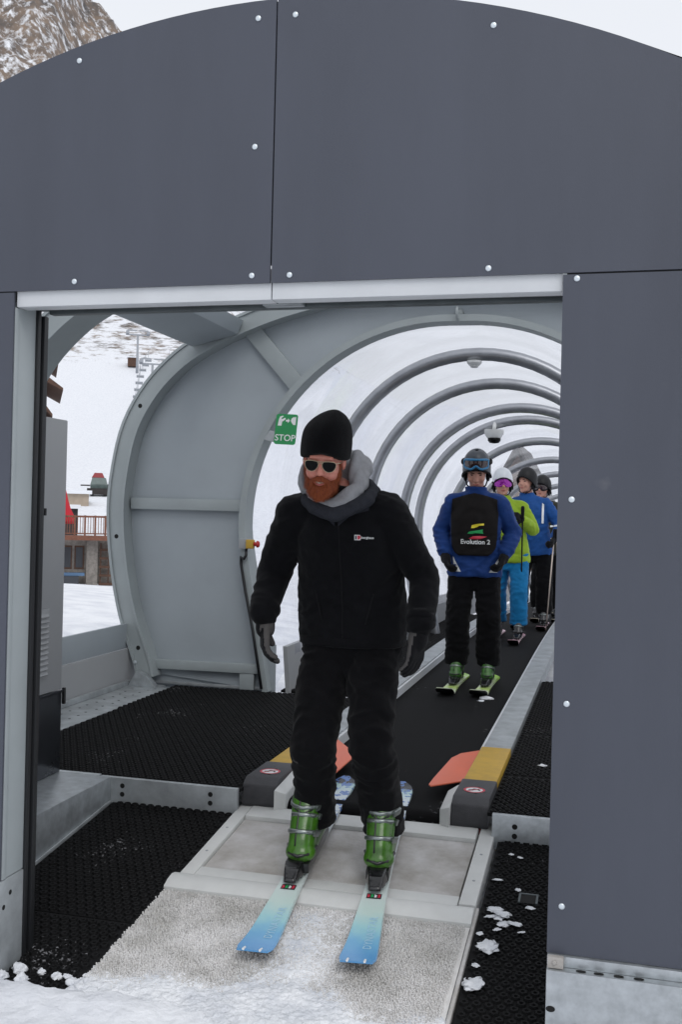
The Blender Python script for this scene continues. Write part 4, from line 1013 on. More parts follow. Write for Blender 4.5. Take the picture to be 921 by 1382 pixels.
def boot(parent, c, fwd, upv, s, m, name='ski_boot', lean=.0):
    """c: point on the sole under the ankle"""
    c = Vector(c); f = Vector(fwd).normalized(); z = Vector(upv).normalized(); x = f.cross(z).normalized(); f = z.cross(x)
    T = lambda p: c+(x*p[0]+f*p[1]+z*p[2])*s
    Mx = Matrix((x, f, z)).transposed()
    P = [('cap', T((0, -.075, .075)), T((0, .11, .060)), .050*s, .045*s), ('ell', T((0, .125, .052)), (.050*s, .046*s, .034*s), Mx),
         ('ell', T((0, .045, .095)), (.046*s, .075*s, .05*s), Mx), ('cap', T((0, -.055, .09)), T((0, -.025+lean, .25)), .054*s, .050*s),
         ('cap', T((0, -.02, .12)), T((0, .005+lean, .24)), .050*s, .048*s), ('cap', T((0, .02, .19)), T((0, .115, .072)), .049*s, .043*s), ('ell', T((.03, -.02, .13)), (.03*s, .04*s, .04*s), Mx), ('ell', T((-.03, -.02, .13)), (.03*s, .04*s, .04*s), Mx)]
    b = skin_obj(blob_mesh(P, .006, 3), name, m, parent)
    sole = MB().obox(T((0, .015, .016)), x*.036*s, f*.155*s, z*.0155*s).build('sole', 'boot_black', b, bevel=.004)
    for sx in (-1, 1):
        MB().disc(T((sx*.050, -.035, .115)), x*sx, .013*s, .008*s, 12).build('pivot', 'buckle', b, True)
    MB().tube([T((.046, .10, .062)), T((.030, .155, .058)), T((0, .172, .056)), T((-.030, .155, .058)), T((-.046, .10, .062))], .006*s, 6).build('welt', 'boot_black', b, True)
    bvh = bvh_of(b)
    gro = []
    for q in range(-5, 6):
        a = q/5*1.3; d = (x*math.sin(a)+f*math.cos(a)).normalized(); h = bvh.ray_cast(T((0, -.01, .165+.03*abs(math.sin(a))))+d*.3, -d)
        if h[0] is not None: gro.append(h[0])
    if len(gro) > 4: MB().tube(gro, .0035*s, 6).build('cuff_edge', 'boot_black', b, True)
    gro = []
    for q in range(8):
        zz = .235-q*.022; h = bvh.ray_cast(T((.012, .4, zz)), -f)
        if h[0] is not None: gro.append(h[0])
    if len(gro) > 3: MB().tube(gro, .003*s, 6).build('shell_overlap', 'boot_black', b, True)
    for yy, zz in [(.10, .10), (.05, .135), (.035, .195)]:
        pts = []
        for q in range(-4, 5):
            a = q/4*1.15; d = (x*math.sin(a)+f*math.cos(a)*.8+z*(.35 if zz < .16 else .05)*math.cos(a)).normalized()
            o = T((0, -.005 if zz > .16 else yy-.06, zz-.02)); h = bvh.ray_cast(o+d*.3, -d)
            if h[0] is not None: pts.append(h[0]+d*.003*s)
        if len(pts) > 3:
            MB().tube(pts, .0075*s, 6, flat=.6).build('strap', 'buckle', b, True)
            p = pts[2]; d = (pts[3]-pts[1]).normalized(); nn = (p-T((0, 0, zz))).normalized()
            MB().obox(p+nn*.006*s, d*.022*s, nn*.006*s, d.cross(nn).normalized()*.010*s).build('buckle', 'buckle', b, bevel=.002)
    return b

def ski(tail, tip, upv, wd, m, label, bc, lift=.045, group=None, print_=None, thick=.013, rivets=False, tipm=None, bs=1.0):
    tail, tip = Vector(tail), Vector(tip); a = (tip-tail); L = a.length; a.normalize(); z = Vector(upv); z = (z-a*z.dot(a)).normalized(); x = a.cross(z)
    t_ = thing('ski', (tail+tip)/2, label, 'ski', group)
    rings = []; al = []; N = 44
    for i in range(N+1):
        t = i/N
        w = wd[1]+((wd[0] if t > .5 else wd[2])-wd[1])*abs(2*t-1)**1.8
        if t > .965: w *= math.sqrt(max(.02, 1-((t-.965)/.036)**2*.35))
        if t < .06: w *= math.sqrt(max(.05, 1-((.06-t)/.062)**2))
        zl = lift*max(0, (t-.86)/.14)**2+.012*max(0, (.06-t)/.06)**2
        th = thick*(.45+.55*min(1, 5*min(t, 1-t)))
        c = tail+a*(L*t)+z*zl
        rings.append([c-x*w/2, c+x*w/2, c+x*(w/2-.002)+z*th, c-x*(w/2-.002)+z*th]); al += [t]*4
    mb = MB().loft(rings)
    o = mb.build('top_sheet', [m, 'ski_base'], t_, True, angle=30)
    at = o.data.attributes.new('along', 'FLOAT', 'POINT'); at.data.foreach_set('value', al)
    for p in o.data.polygons:
        if p.normal.dot(z) < -.3: p.material_index = 1
    if tipm:
        c = tip+z*(lift*.985+thick*.45+.0015); MB().loft([[tip-a*.022+x*s_*wd[0]*.47+z*(lift*.74+thick*.46+q) for s_ in (-1, 1)]+[tip+a*.0005+x*s_*wd[0]*.40+z*(lift+thick*.46+q) for s_ in (1, -1)] for q in (.0003, .0022)]).build('tip_guard', tipm, t_)
    if rivets:
        for s_ in (-.22, .22): MB().tube([tip+a*-.018+x*s_*wd[0]+z*(lift*.8+thick*.6), tip+a*.004+x*s_*wd[0]+z*(lift+thick*.5+.002)], .004, 6).build('tip_pin', 'white_print', t_)
    # binding: toe piece, heel piece and the plate between
    c0 = Vector(bc); k = (c0-tail).dot(a); base = tail+a*k+z*thick
    B = lambda yy, zz, xx=0: base+a*yy*bs+z*zz*bs+x*xx*bs
    MB().obox(B(.0, .006), x*.030*bs, a*.20*bs, z*.0055*bs).build('plate', 'binding', t_, bevel=.002)
    P = [('loft', [[B(yy, 0.011, -w), B(yy, .011, w), B(yy, h, w*.8), B(yy, h, -w*.8)] for yy, w, h in ((.145, .036, .062), (.185, .040, .058), (.225, .032, .048), (.265, .022, .022))])]
    skin_obj(blob_mesh(P, .005, 2), 'toe_piece', 'binding', t_)
    P = [('loft', [[B(yy, 0.011, -w), B(yy, .011, w), B(yy, h, w*.8), B(yy, h, -w*.8)] for yy, w, h in ((-.26, .026, .03), (-.22, .032, .06), (-.17, .034, .082), (-.155, .030, .06))])]
    skin_obj(blob_mesh(P, .006, 2), 'heel_piece', 'binding', t_)
    if print_: print_(t_, o, tail, a, x, z, L)
    return t_

def helmet(parent, H, m, brim=False):
    s = H.to_scale().x; rings = []
    vs, fs = [], []; nu, nv = 36, 18
    for j in range(nv+1):
        for i in range(nu):
            q = 2*math.pi*i/nu; c, sn = math.cos(q), math.sin(q)
            front = max(0, -sn)
            low = -.055+.112*front**.8
            zz = .165-(.165-low)*(j/nv)
            k = math.sqrt(max(0, 1-((zz-.03)/.1365)**2)) if zz > .03 else 1
            vs.append(H @ Vector((.104*c*k, .012+.124*sn*k, zz)))
    for j in range(nv):
        for i in range(nu): fs.append((j*nu+i, j*nu+(i+1) % nu, (j+1)*nu+(i+1) % nu, (j+1)*nu+i))
    o = MB().add(vs, fs).build('helmet', m, parent, True)
    so = o.modifiers.new('thickness', 'SOLIDIFY'); so.thickness = .014*s; so.offset = -1
    edge = [vs[nv*nu+i] for i in range(nu)]
    MB().tube(edge, .008*s, 8, closed=True).build('helmet_rim', 'glove_black', o, True)
    for sd in (-1, 1):
        MB().tube([H @ Vector((sd*.086, .0, -.05)), H @ Vector((sd*.068, -.035, -.10)), H @ Vector((sd*.02, -.055, -.128))], .006*s, 6).build('chin_strap', 'glove_black', o, True)
        skin_obj(blob_mesh([('ell', H @ Vector((sd*.082, .012, -.045)), (.018*s, .040*s, .045*s), H.to_3x3().normalized())], .008, 1), 'ear_pad', 'glove_black', o)
    return o
def goggles(parent, H, z0, r, frame_m, lens_m, tilt=0, w=1.0):
    """wrap-round goggles centred at local height z0, at radius r from the head axis"""
    s = H.to_scale().x; G = H @ Matrix.Translation((0, 0, z0)) @ Matrix.Rotation(tilt, 4, 'X')
    def pt(uu, vv, rr):
        a = uu*R(58)*w; return G @ Vector((rr*.82*math.sin(a), -rr*math.cos(a)+.012, vv))
    def hi(uu): return .036*(1-.25*abs(uu)**3)
    def lo(uu): return -.036*(1-.3*abs(uu)**3)+.026*math.exp(-(uu/.22)**2)
    N = 20; vs, fs = [], []
    for i in range(N+1):
        uu = -1+2*i/N
        for j in range(5): vs.append(pt(uu, lo(uu)+(hi(uu)-lo(uu))*j/4, r+.006*math.sin(math.pi*j/4)))
    for i in range(N):
        for j in range(4): a = i*5+j; fs.append((a, a+5, a+6, a+1))
    t = MB().add(vs, fs).build('goggles', lens_m, parent, True)
    loop = [pt(-1+2*i/N, hi(-1+2*i/N), r) for i in range(N+1)]+[pt(1-2*i/N, lo(1-2*i/N), r) for i in range(N+1)]
    MB().tube(loop, .0085*s, 8, closed=True).build('frame', frame_m, t, True)
    st_ = [G @ Vector((r*.87*math.sin(a), -r*.98*math.cos(a)+.014, 0)) for a in [R(56*w)+(2*math.pi-2*R(56*w))*k/24 for k in range(25)]]
    MB().tube(st_, .014*s, 6, flat=.3).build('strap', 'glove_black', t, True)
    return t
def face_bits(parent, H, skin_l='lip', eyes=True, brows='hair_brown'):
    s = H.to_scale().x
    if eyes:
        for sd in (-1, 1):
            e = skin_obj(blob_mesh([('ell', H @ Vector((sd*.030, -.0775, .006)), (.014*s, .012*s, .0065*s), H.to_3x3().normalized())], .004, 1), 'eye', 'eye_dark', parent)
            MB().tube([H @ Vector((sd*q, -.0945+.35*(q-.03)**2*12, .024+.004*math.sin((q-.012)*60))) for q in (.013, .022, .032, .044)], [.003*s, .0042*s, .004*s, .002*s], 6).build('eyebrow', brows, parent, True)
    MB().tube([H @ Vector((x, -.1000+abs(x)*.25, -.0640-abs(x)*.02)) for x in (-.022, -.012, 0, .012, .022)], [.002*s, .0042*s, .005*s, .0042*s, .002*s], 6, flat=1.3).build('lips', skin_l, parent, True)

# ---- the man at the exit
man = thing('person', (-.965, 3.98, -.12), 'bearded man in black ski clothes, black beanie and sunglasses, sliding off the carpet', 'person')
HD = HM((-1.054, 3.785, 1.374), R(7), R(16), .95, R(4))
AR, AL = Vector((-1.105, 3.965, -.085)), Vector((-.832, 3.965, -.085))
KR, KL = Vector((-1.08, 3.82, .29)), Vector((-.85, 3.82, .30))
HR_, HL_ = Vector((-1.075, 4.02, .70)), Vector((-.90, 4.02, .70))
SR, SLf = Vector((-1.200, 3.92, 1.168)), Vector((-.838, 3.92, 1.182))
ER, EL = Vector((-1.312, 3.99, .925)), Vector((-.690, 3.99, .93))
WR, WL = Vector((-1.303, 3.875, .80)), Vector((-.684, 3.875, .785))
bp = [('cap', (-.985, 4.02, .72), (-.998, 3.96, 1.08), .12, .12), ('cap', (-1.0, 3.95, 1.1), (-1.012, 3.87, 1.26), .10, .055),
      ('cap', HR_, KR, .075, .055), ('cap', KR, AR+Vector((0, 0, .06)), .052, .03), ('cap', HL_, KL, .075, .055), ('cap', KL, AL+Vector((0, 0, .06)), .052, .03),
      ('cap', (-1.0, 3.92, 1.17), SR, .06, .055), ('cap', (-1.0, 3.92, 1.17), SLf, .06, .055), ('cap', SR, ER, .048, .04), ('cap', ER, WR, .038, .03), ('cap', SLf, EL, .048, .04), ('cap', EL, WL, .038, .03),
      ('cap', WR, WR+Vector((.0, -.015, -.06)), .022, .02), ('cap', WL, WL+Vector((0, -.015, -.06)), .022, .02)]
body = skin_obj(blob_mesh(bp+head_prims(HD), .005, 3), 'body', 'skin', man)
# jacket
tors = erings([(-.985, 4.03, .665, .205, .150), (-.985, 4.03, .70, .213, .155), (-.987, 4.02, .80, .215, .150), (-.99, 4.0, .92, .208, .142), (-.995, 3.97, 1.03, .205, .14), (-1.0, 3.95, 1.11, .195, .135), (-1.004, 3.925, 1.18, .165, .115), (-1.008, 3.90, 1.235, .115, .095), (-1.01, 3.88, 1.275, .09, .085)])
jp = [('loft', tors), ('cap', (-1.04, 3.90, 1.222), SR, .072, .076), ('cap', (-.97, 3.90, 1.226), SLf, .072, .076),
      ('cap', SR, ER, .080, .067), ('cap', ER, WR, .066, .055), ('cap', WR, WR+(WR-ER).normalized()*.02, .056, .056),
      ('cap', SLf, EL, .080, .060), ('cap', EL, WL, .060, .051), ('cap', WL, WL+(WL-EL).normalized()*.02, .056, .056)]
jacket = skin_obj(blob_mesh(jp, .0075, 5), 'jacket', 'jacket_black', man, (.011, 6, 15), 3)
jb = bvh_of(jacket)
# trousers
def leg(h, k, a, w=(.112, .100, .082), flare=.0):
    h, k, a = Vector(h), Vector(k), Vector(a); e = a+(a-k).normalized()*.02
    L = []
    for t in (0, .33, .66, 1): c = h.lerp(k, t); L.append((c.x, c.y, c.z, w[0]+(w[1]-w[0])*t, (w[0]+(w[1]-w[0])*t)*1.05))
    for t in (.2, .45, .7, .9, 1): c = k.lerp(e, t); r = w[1]+(w[2]-w[1])*t; L.append((c.x, c.y-.035*max(0, t-.4), c.z, r, r*(1.08+.34*max(0, t-.4))))
    return ('loft', erings(list(reversed(L)), 22, 2.1))
tp = [('loft', erings([(-.985, 4.03, .50, .13, .10), (-.985, 4.03, .56, .185, .13), (-.985, 4.03, .66, .198, .14), (-.985, 4.03, .80, .195, .14)])), leg(HR_, KR, AR+Vector((.010, -.012, .055)), (.100, .084, .073)), leg(HL_, KL, AL+Vector((.012, -.012, .055)), (.100, .084, .075))]
trous = skin_obj(blob_mesh(tp, .0075, 4), 'trousers', 'trouser_black', man, (.015, 7, 17), 9)
tb_ = bvh_of(trous)
for px_, pz_ in ((-1.10, .80), (-.87, .80)):
    h0 = jb.ray_cast(Vector((px_, 3.2, pz_+.07)), Vector((0, 1, 0))); h1 = jb.ray_cast(Vector((px_+(.03 if px_ < -1 else -.03), 3.2, pz_-.05)), Vector((0, 1, 0)))
    MB().tube([h0[0]+Vector((0, -.001, 0)), (h0[0]+h1[0])/2+Vector((0, -.004, 0)), h1[0]+Vector((0, -.001, 0))], .003, 6).build('pocket_zip', 'glove_black', jacket, True)
h0 = tb_.ray_cast(Vector((-1.135, 3.2, .23)), Vector((0, 1, 0)))
if h0[0] is not None: wrap_print('knee_tag', poly_mesh([(-.014, -.003), (.014, -.006), (.014, .002), (-.014, .005)]), tb_, (-1.135, 3.5, .23), (1,0,0), (0,0,1), (0,1,0), 'glove_grey', trous, .003)
# jacket details: hem band, zip, collar, cuffs, chest logo
MB().loft(erings([(-.985, 4.03, .655, .203, .149), (-.985, 4.03, .66, .214, .158), (-.985, 4.03, .69, .2155, .159), (-.985, 4.03, .695, .205, .15)])).build('hem', 'jacket_black', jacket, True)
D = Vector((0, 1, 0))
zp = []
for k in range(16):
    z_ = 1.235-k*.036; h = jb.ray_cast(Vector((-1.0+.012*(k/15), 3.2, z_)), D)
    if h[0] is not None: zp.append(h[0]+Vector((0, -.002, 0)))
MB().tube(zp, .0022, 6).build('zip', 'glove_black', jacket, True)
MB().disc(zp[1]+Vector((.004, -.004, 0)), (0,-1,0), .006, .003, 10).build('snap', 'buckle', jacket)
ux = Vector((.985, -.17, 0)); O = Vector((-.905, 3.6, 1.085))
wrap_print('logo_badge', poly_mesh([(-.012, -.010), (.010, -.010), (.014, 0), (.010, .010), (-.012, .010)]), jb, O+ux*-.020, (1,0,0), (0,0,1), D, 'white_print', jacket, .004)
wrap_print('logo_badge', poly_mesh([(-.009, -.007), (-.003, -.007), (-.003, .007), (-.009, .007)]), jb, O+ux*-.020, (1,0,0), (0,0,1), D, 'black_print', jacket, .0055)
wrap_print('logo_badge', poly_mesh([(.0, -.007), (.008, -.007), (.0135, .002), (.008, .008), (.0, .007)]), jb, O+ux*-.020, (1,0,0), (0,0,1), D, 'red_print', jacket, .0055)
wrap_print('logo_lettering', text_mesh('berghaus', .0125, .0002), jb, O+ux*.018, (1,0,0), (0,0,1), D, 'white_print', jacket, .004)
# stand-up collar: open at the front with folded points
nk = Vector((-1.01, 3.875, 1.245))
cpt = [(-1.01, 3.985, 1.30), (-1.09, 3.965, 1.285), (-1.135, 3.91, 1.255), (-1.128, 3.83, 1.222), (-1.085, 3.785, 1.195), (-1.01, 3.772, 1.168), (-.945, 3.78, 1.195), (-.895, 3.82, 1.228), (-.885, 3.90, 1.262), (-.93, 3.965, 1.29)]
cpr = [('cap', cpt[i], cpt[(i+1) % 10], .027, .027) for i in range(10)]
co = skin_obj(blob_mesh(cpr, .006, 3), 'collar', 'collar', jacket, (.006, 14, 20), 4)
for sd in (-1, 1):
    P = [(-1.005+sd*.006, 1.125), (-1.005+sd*.012, 1.20), (-1.0+sd*.122, 1.25), (-1.005+sd*.118, 1.188), (-1.005+sd*.055, 1.168)]
    wrap_print('collar_flap', poly_mesh(P), jb, (0, 3.5, 0), (1,0,0), (0,0,1), D, 'collar', jacket, .006, sub=3)
# grey hood bunched round the neck
hp_ = []; hr = []
for i in range(28):
    q = 2*math.pi*i/28; fx_, fy_ = math.cos(q), math.sin(q)     # fy -1 is the front
    z_ = 1.300+.055*fy_+.010*math.sin(3*q)+.030*max(0, fx_)
    if fy_ < 0: z_ -= .055*(-fy_)**1.5
    hp_.append((-1.030+.106*fx_+.014*max(0, -fy_), 3.868+(.112 if fy_ > 0 else .095)*fy_, z_)); hr.append(.016+.013*max(0, fx_)+.022*max(0, fy_)+.003*math.sin(5*q))
hood = MB().tube(hp_, hr, 14, closed=True).build('tmp_hood', 'hood_grey', None)
hp2 = [('ell', (-.950, 3.895, 1.335), (.031, .078, .088)), ('ell', (-.930, 3.87, 1.30), (.028, .065, .055)), ('cap', (-.945, 3.80, 1.262), (-1.025, 3.785, 1.21), .022, .017), ('cap', (-1.025, 3.785, 1.21), (-1.12, 3.81, 1.262), .016, .013), ('ell', (-1.145, 3.85, 1.305), (.020, .07, .065)), ('ell', (-1.03, 3.985, 1.33), (.11, .055, .10))]
hmesh = [('loft', [])]
hv = [tuple(v.co) for v in hood.data.vertices]; bpy.data.objects.remove(hood)
rings_h = [hv[i*14:(i+1)*14] for i in range(28)]
def blob_closed(rings, extra, voxel, smooth):
    mb = MB().loft(rings, False, True)
    pr = []
    for i in range(len(rings)):
        a = sum((Vector(p) for p in rings[i]), Vector())/14; b = sum((Vector(p) for p in rings[(i+1) % len(rings)]), Vector())/14
        pr.append(('cap', a, b, (Vector(rings[i][0])-a).length, (Vector(rings[(i+1) % len(rings)][0])-b).length))
    return blob_mesh(pr+extra, voxel, smooth)
hd = skin_obj(blob_closed(rings_h, hp2, .0065, 3), 'hood', 'hood_grey', man, (.007, 11, 16), 5)
# beanie
bn_ = []
for z_, rx, ry, yo, xo in [(.026, .090, .113, .012, 0.002), (.034, .095, .117, .012, .002), (.06, .098, .118, .014, .003), (.095, .095, .112, .018, .005), (.122, .086, .101, .021, .009), (.145, .070, .084, .025, .015), (.165, .050, .060, .029, .021), (.179, .027, .034, .032, .026), (.187, .006, .008, .034, .028)]:
    ring = []
    for j in range(40):
        q = 2*math.pi*j/40; c, s_ = math.cos(q), math.sin(q)
        k_ = 1 if z_ < .05 else (.6 if z_ < .08 else 0)
        drop = k_*(-.045*max(0, s_)-.034*abs(c)**1.6+.010*max(0, -s_)**3)
        ring.append(HD @ Vector((xo+rx*1.05*c, yo+ry*1.03*s_, z_+drop+.014)))
    bn_.append(ring)
be = MB().loft(bn_, True).build('beanie', 'knit_black', man, True)
wrinkle(be.data, .004, 18, 22, 2)
sb_ = be.modifiers.new('soft', 'SUBSURF'); sb_.levels = 2; sb_.render_levels = 2
# beard: base volume plus strands
bpz = [('ell', HD @ Vector((0, -.066, -.106)), (.050, .042, .034)), ('ell', HD @ Vector((0, -.078, -.112)), (.038, .029, .027)), ('ell', HD @ Vector((.045, -.034, -.088)), (.019, .042, .034)), ('ell', HD @ Vector((-.045, -.034, -.088)), (.019, .042, .034)),
       ('ell', HD @ Vector((.062, -.012, -.035)), (.010, .022, .045)), ('ell', HD @ Vector((-.062, -.012, -.035)), (.010, .022, .045)),
       ('cap', HD @ Vector((.004, -.1045, -.048)), HD @ Vector((.032, -.090, -.064)), .0085, .008), ('cap', HD @ Vector((-.004, -.1045, -.048)), HD @ Vector((-.032, -.090, -.064)), .0085, .008),
       ('cap', HD @ Vector((.032, -.088, -.064)), HD @ Vector((.036, -.080, -.095)), .009, .012), ('cap', HD @ Vector((-.032, -.088, -.064)), HD @ Vector((-.036, -.080, -.095)), .009, .012),
       ('cap', HD @ Vector((-.02, -.094, -.092)), HD @ Vector((.02, -.094, -.092)), .010, .010)]
beard = skin_obj(blob_mesh(bpz, .004, 2), 'beard', 'beard', man, (.003, 40, 25), 1)
vs, fs = [], []; pol = beard.data.polygons; rnd = random.Random(4)
for _ in range(5200):
    p = pol[rnd.randrange(len(pol))]; c = p.center; nn = p.normal
    if nn.y > .45: continue
    dn = (nn*.55+Vector((rnd.uniform(-.25, .25), -.12, -1))).normalized(); L_ = rnd.uniform(.006, .014); w_ = dn.cross(nn)
    if w_.length < .05: continue
    w_ = w_.normalized()*.0007; o_ = len(vs); m_ = c+dn*L_*.55+nn*.0025
    vs += [c-w_, c+w_, m_+w_*.8, m_-w_*.8, c+dn*L_+nn*.001]; fs += [(o_, o_+1, o_+2, o_+3), (o_+3, o_+2, o_+4)]
tag(MB().add(vs, fs).build('beard_strands', 'beard_strand', beard), kind='stuff')
# mouth: open smile
sm_ = [HD @ Vector((x, -.1035+abs(x)*.33, -.0675+x*x*14)) for x in (-.025, -.018, -.009, 0, .009, .018, .025)]
MB().tube(sm_, [.0012, .0028, .0036, .0040, .0036, .0028, .0012], 8).build('teeth', 'teeth', man, True)
MB().tube([p+Vector((0, -.0022, -.0062)) for p in sm_], [.0014, .003, .0042, .0046, .0042, .003, .0014], 8).build('lips', 'lip', man, True)
# sunglasses
sg_ = None
for sd in (-1, 1):
    shp = [(-.026, .010), (-.020, .016), (.0, .018), (.020, .016), (.028, .008), (.026, -.008), (.016, -.022), (.0, -.026), (-.014, -.020), (-.024, -.006)]
    shp = [(shp[i-1], shp[i], shp[(i+1) % 10]) for i in range(10)]
    P = []
    for a_, b_, c_ in shp: P += [((a_[0]+2*b_[0])/3*.6+b_[0]*.4, (a_[1]+2*b_[1])/3*.6+b_[1]*.4), ((2*b_[0]+c_[0])/3*.6+b_[0]*.4, (2*b_[1]+c_[1])/3*.6+b_[1]*.4)]
    def LP(x, z, yo=0): xx = sd*(.0335+x*1.02); return HD @ Vector((xx, -.1075+2.4*xx*xx+yo+.0*z, .004+z))
    if sd < 0: sg_ = thing_ = None
    front = [LP(x, z, -.002) for x, z in P]; back = [LP(x, z, .0) for x, z in P]
    if sg_ is None and sd < 0:
        sg_ = MB().loft([front, back]).build('sunglasses', 'lens_dark', man); first = sg_
    else:
        MB().loft([front, back]).build('lens', 'lens_dark', first)
    MB().tube([LP(x, z, -.001) for x, z in P], .0013, 6, closed=True).build('rim', 'gold', first, True)
    MB().tube([LP(.027, .010), HD @ Vector((sd*.074, -.075, .012)), HD @ Vector((sd*.080, -.01, .010))], .0016, 6).build('temple', 'gold', first, True)
for zz in (.010, .016): MB().tube([HD @ Vector((x, -.1095-.002*(1-abs(x)*90), .004+zz)) for x in (-.011, 0, .011)], .0015, 6).build('bridge', 'gold', first, True)
# gloves
glove(man, WR+Vector((.004, -.012, -.052)), (.06, -.16, -1), (.9, .45, 0), 1.08, .62, -1, ['glove_black', 'glove_grey'], patch=(.55, -.8, .05), thumb_out=.5)
glove(man, WL+Vector((-.004, -.012, -.052)), (-.10, -.14, -1), (-.9, .40, 0), 1.08, .5, 1, ['glove_black', 'glove_grey'], patch=(-.75, -.6, .1), thumb_out=.5)
for w_, e_ in ((WR, ER), (WL, EL)):
    d = (w_-e_).normalized(); MB().tube([w_+d*-.012, w_+d*.006, w_+d*.024], [.056, .059, .056], 16).build('cuff', 'jacket_black', jacket, True)
# boots and skis on the ramp plane
man.scale = (.96, .96, .96); man.location = (-.926, 3.82, -.068)      # a slightly smaller build, a step nearer the ramp
RN = Vector((0, -SL, 1)).normalized()
def rp(x, y, h): return Vector((x, y, ramp_z(y)))+RN*h
f1 = (rp(-1.040, 3.045, 0)-rp(-1.128, 4.57, 0)).normalized(); f2 = (rp(-.712, 3.06, 0)-rp(-.868, 4.56, 0)).normalized()
c1 = rp(-1.09, 3.78, .0); c1 = rp(-1.128, 4.57, 0)+f1*(c1-rp(-1.128, 4.57, 0)).dot(f1); c2 = rp(-.868, 4.56, 0)+f2*(rp(-.81, 3.79, 0)-rp(-.868, 4.56, 0)).dot(f2)
boot(man, c1+RN*.047+Vector((.012, 0, 0)), f1, RN, 1.14, 'boot_green'); boot(man, c2+RN*.047, f2, RN, 1.14, 'boot_green')
def blue_print(t, o, tail, a, x, z, L):
    b = bvh_of(o)
    wrap_print('lettering', text_mesh('DYNASTAR', .038, .0003, 1.1), b, tail+a*L*.862+z*.2-x*.020, -a, x, -z, 'ski_letter', t, .0009)
    wrap_print('badge', poly_mesh([(-.026, -.018), (.026, -.018), (.026, .018), (-.026, .018)]), b, tail+a*L*.70+z*.2, x, a, -z, 'black_print', t, .001)
    for k, mm in enumerate(('red_print', 'white_print', 'green_print', 'red_print')):
        wrap_print('badge_mark', poly_mesh([(-.022+.012*k, -.012+.006*(k % 2)), (-.013+.012*k, -.012), (-.014+.012*k, .012), (-.022+.012*k, .009)]), b, tail+a*L*.70+z*.2, x, a, -z, mm, t, .0016)
ski(rp(-1.128, 4.57, .022), rp(-1.040, 3.045, .022), RN, (.122, .078, .112), 'ski_blue', 'blue and white ski of the bearded man, the one nearer the black mats', c1+f1*.01+RN*.022, .030, 'skis of the bearded man', blue_print, rivets=True)
ski(rp(-.868, 4.56, .022), rp(-.712, 3.06, .022), RN, (.122, .078, .112), 'ski_blue', 'blue and white ski of the bearded man, the one nearer the portal panel', c2+f2*.01+RN*.022, .030, 'skis of the bearded man', blue_print, rivets=True)

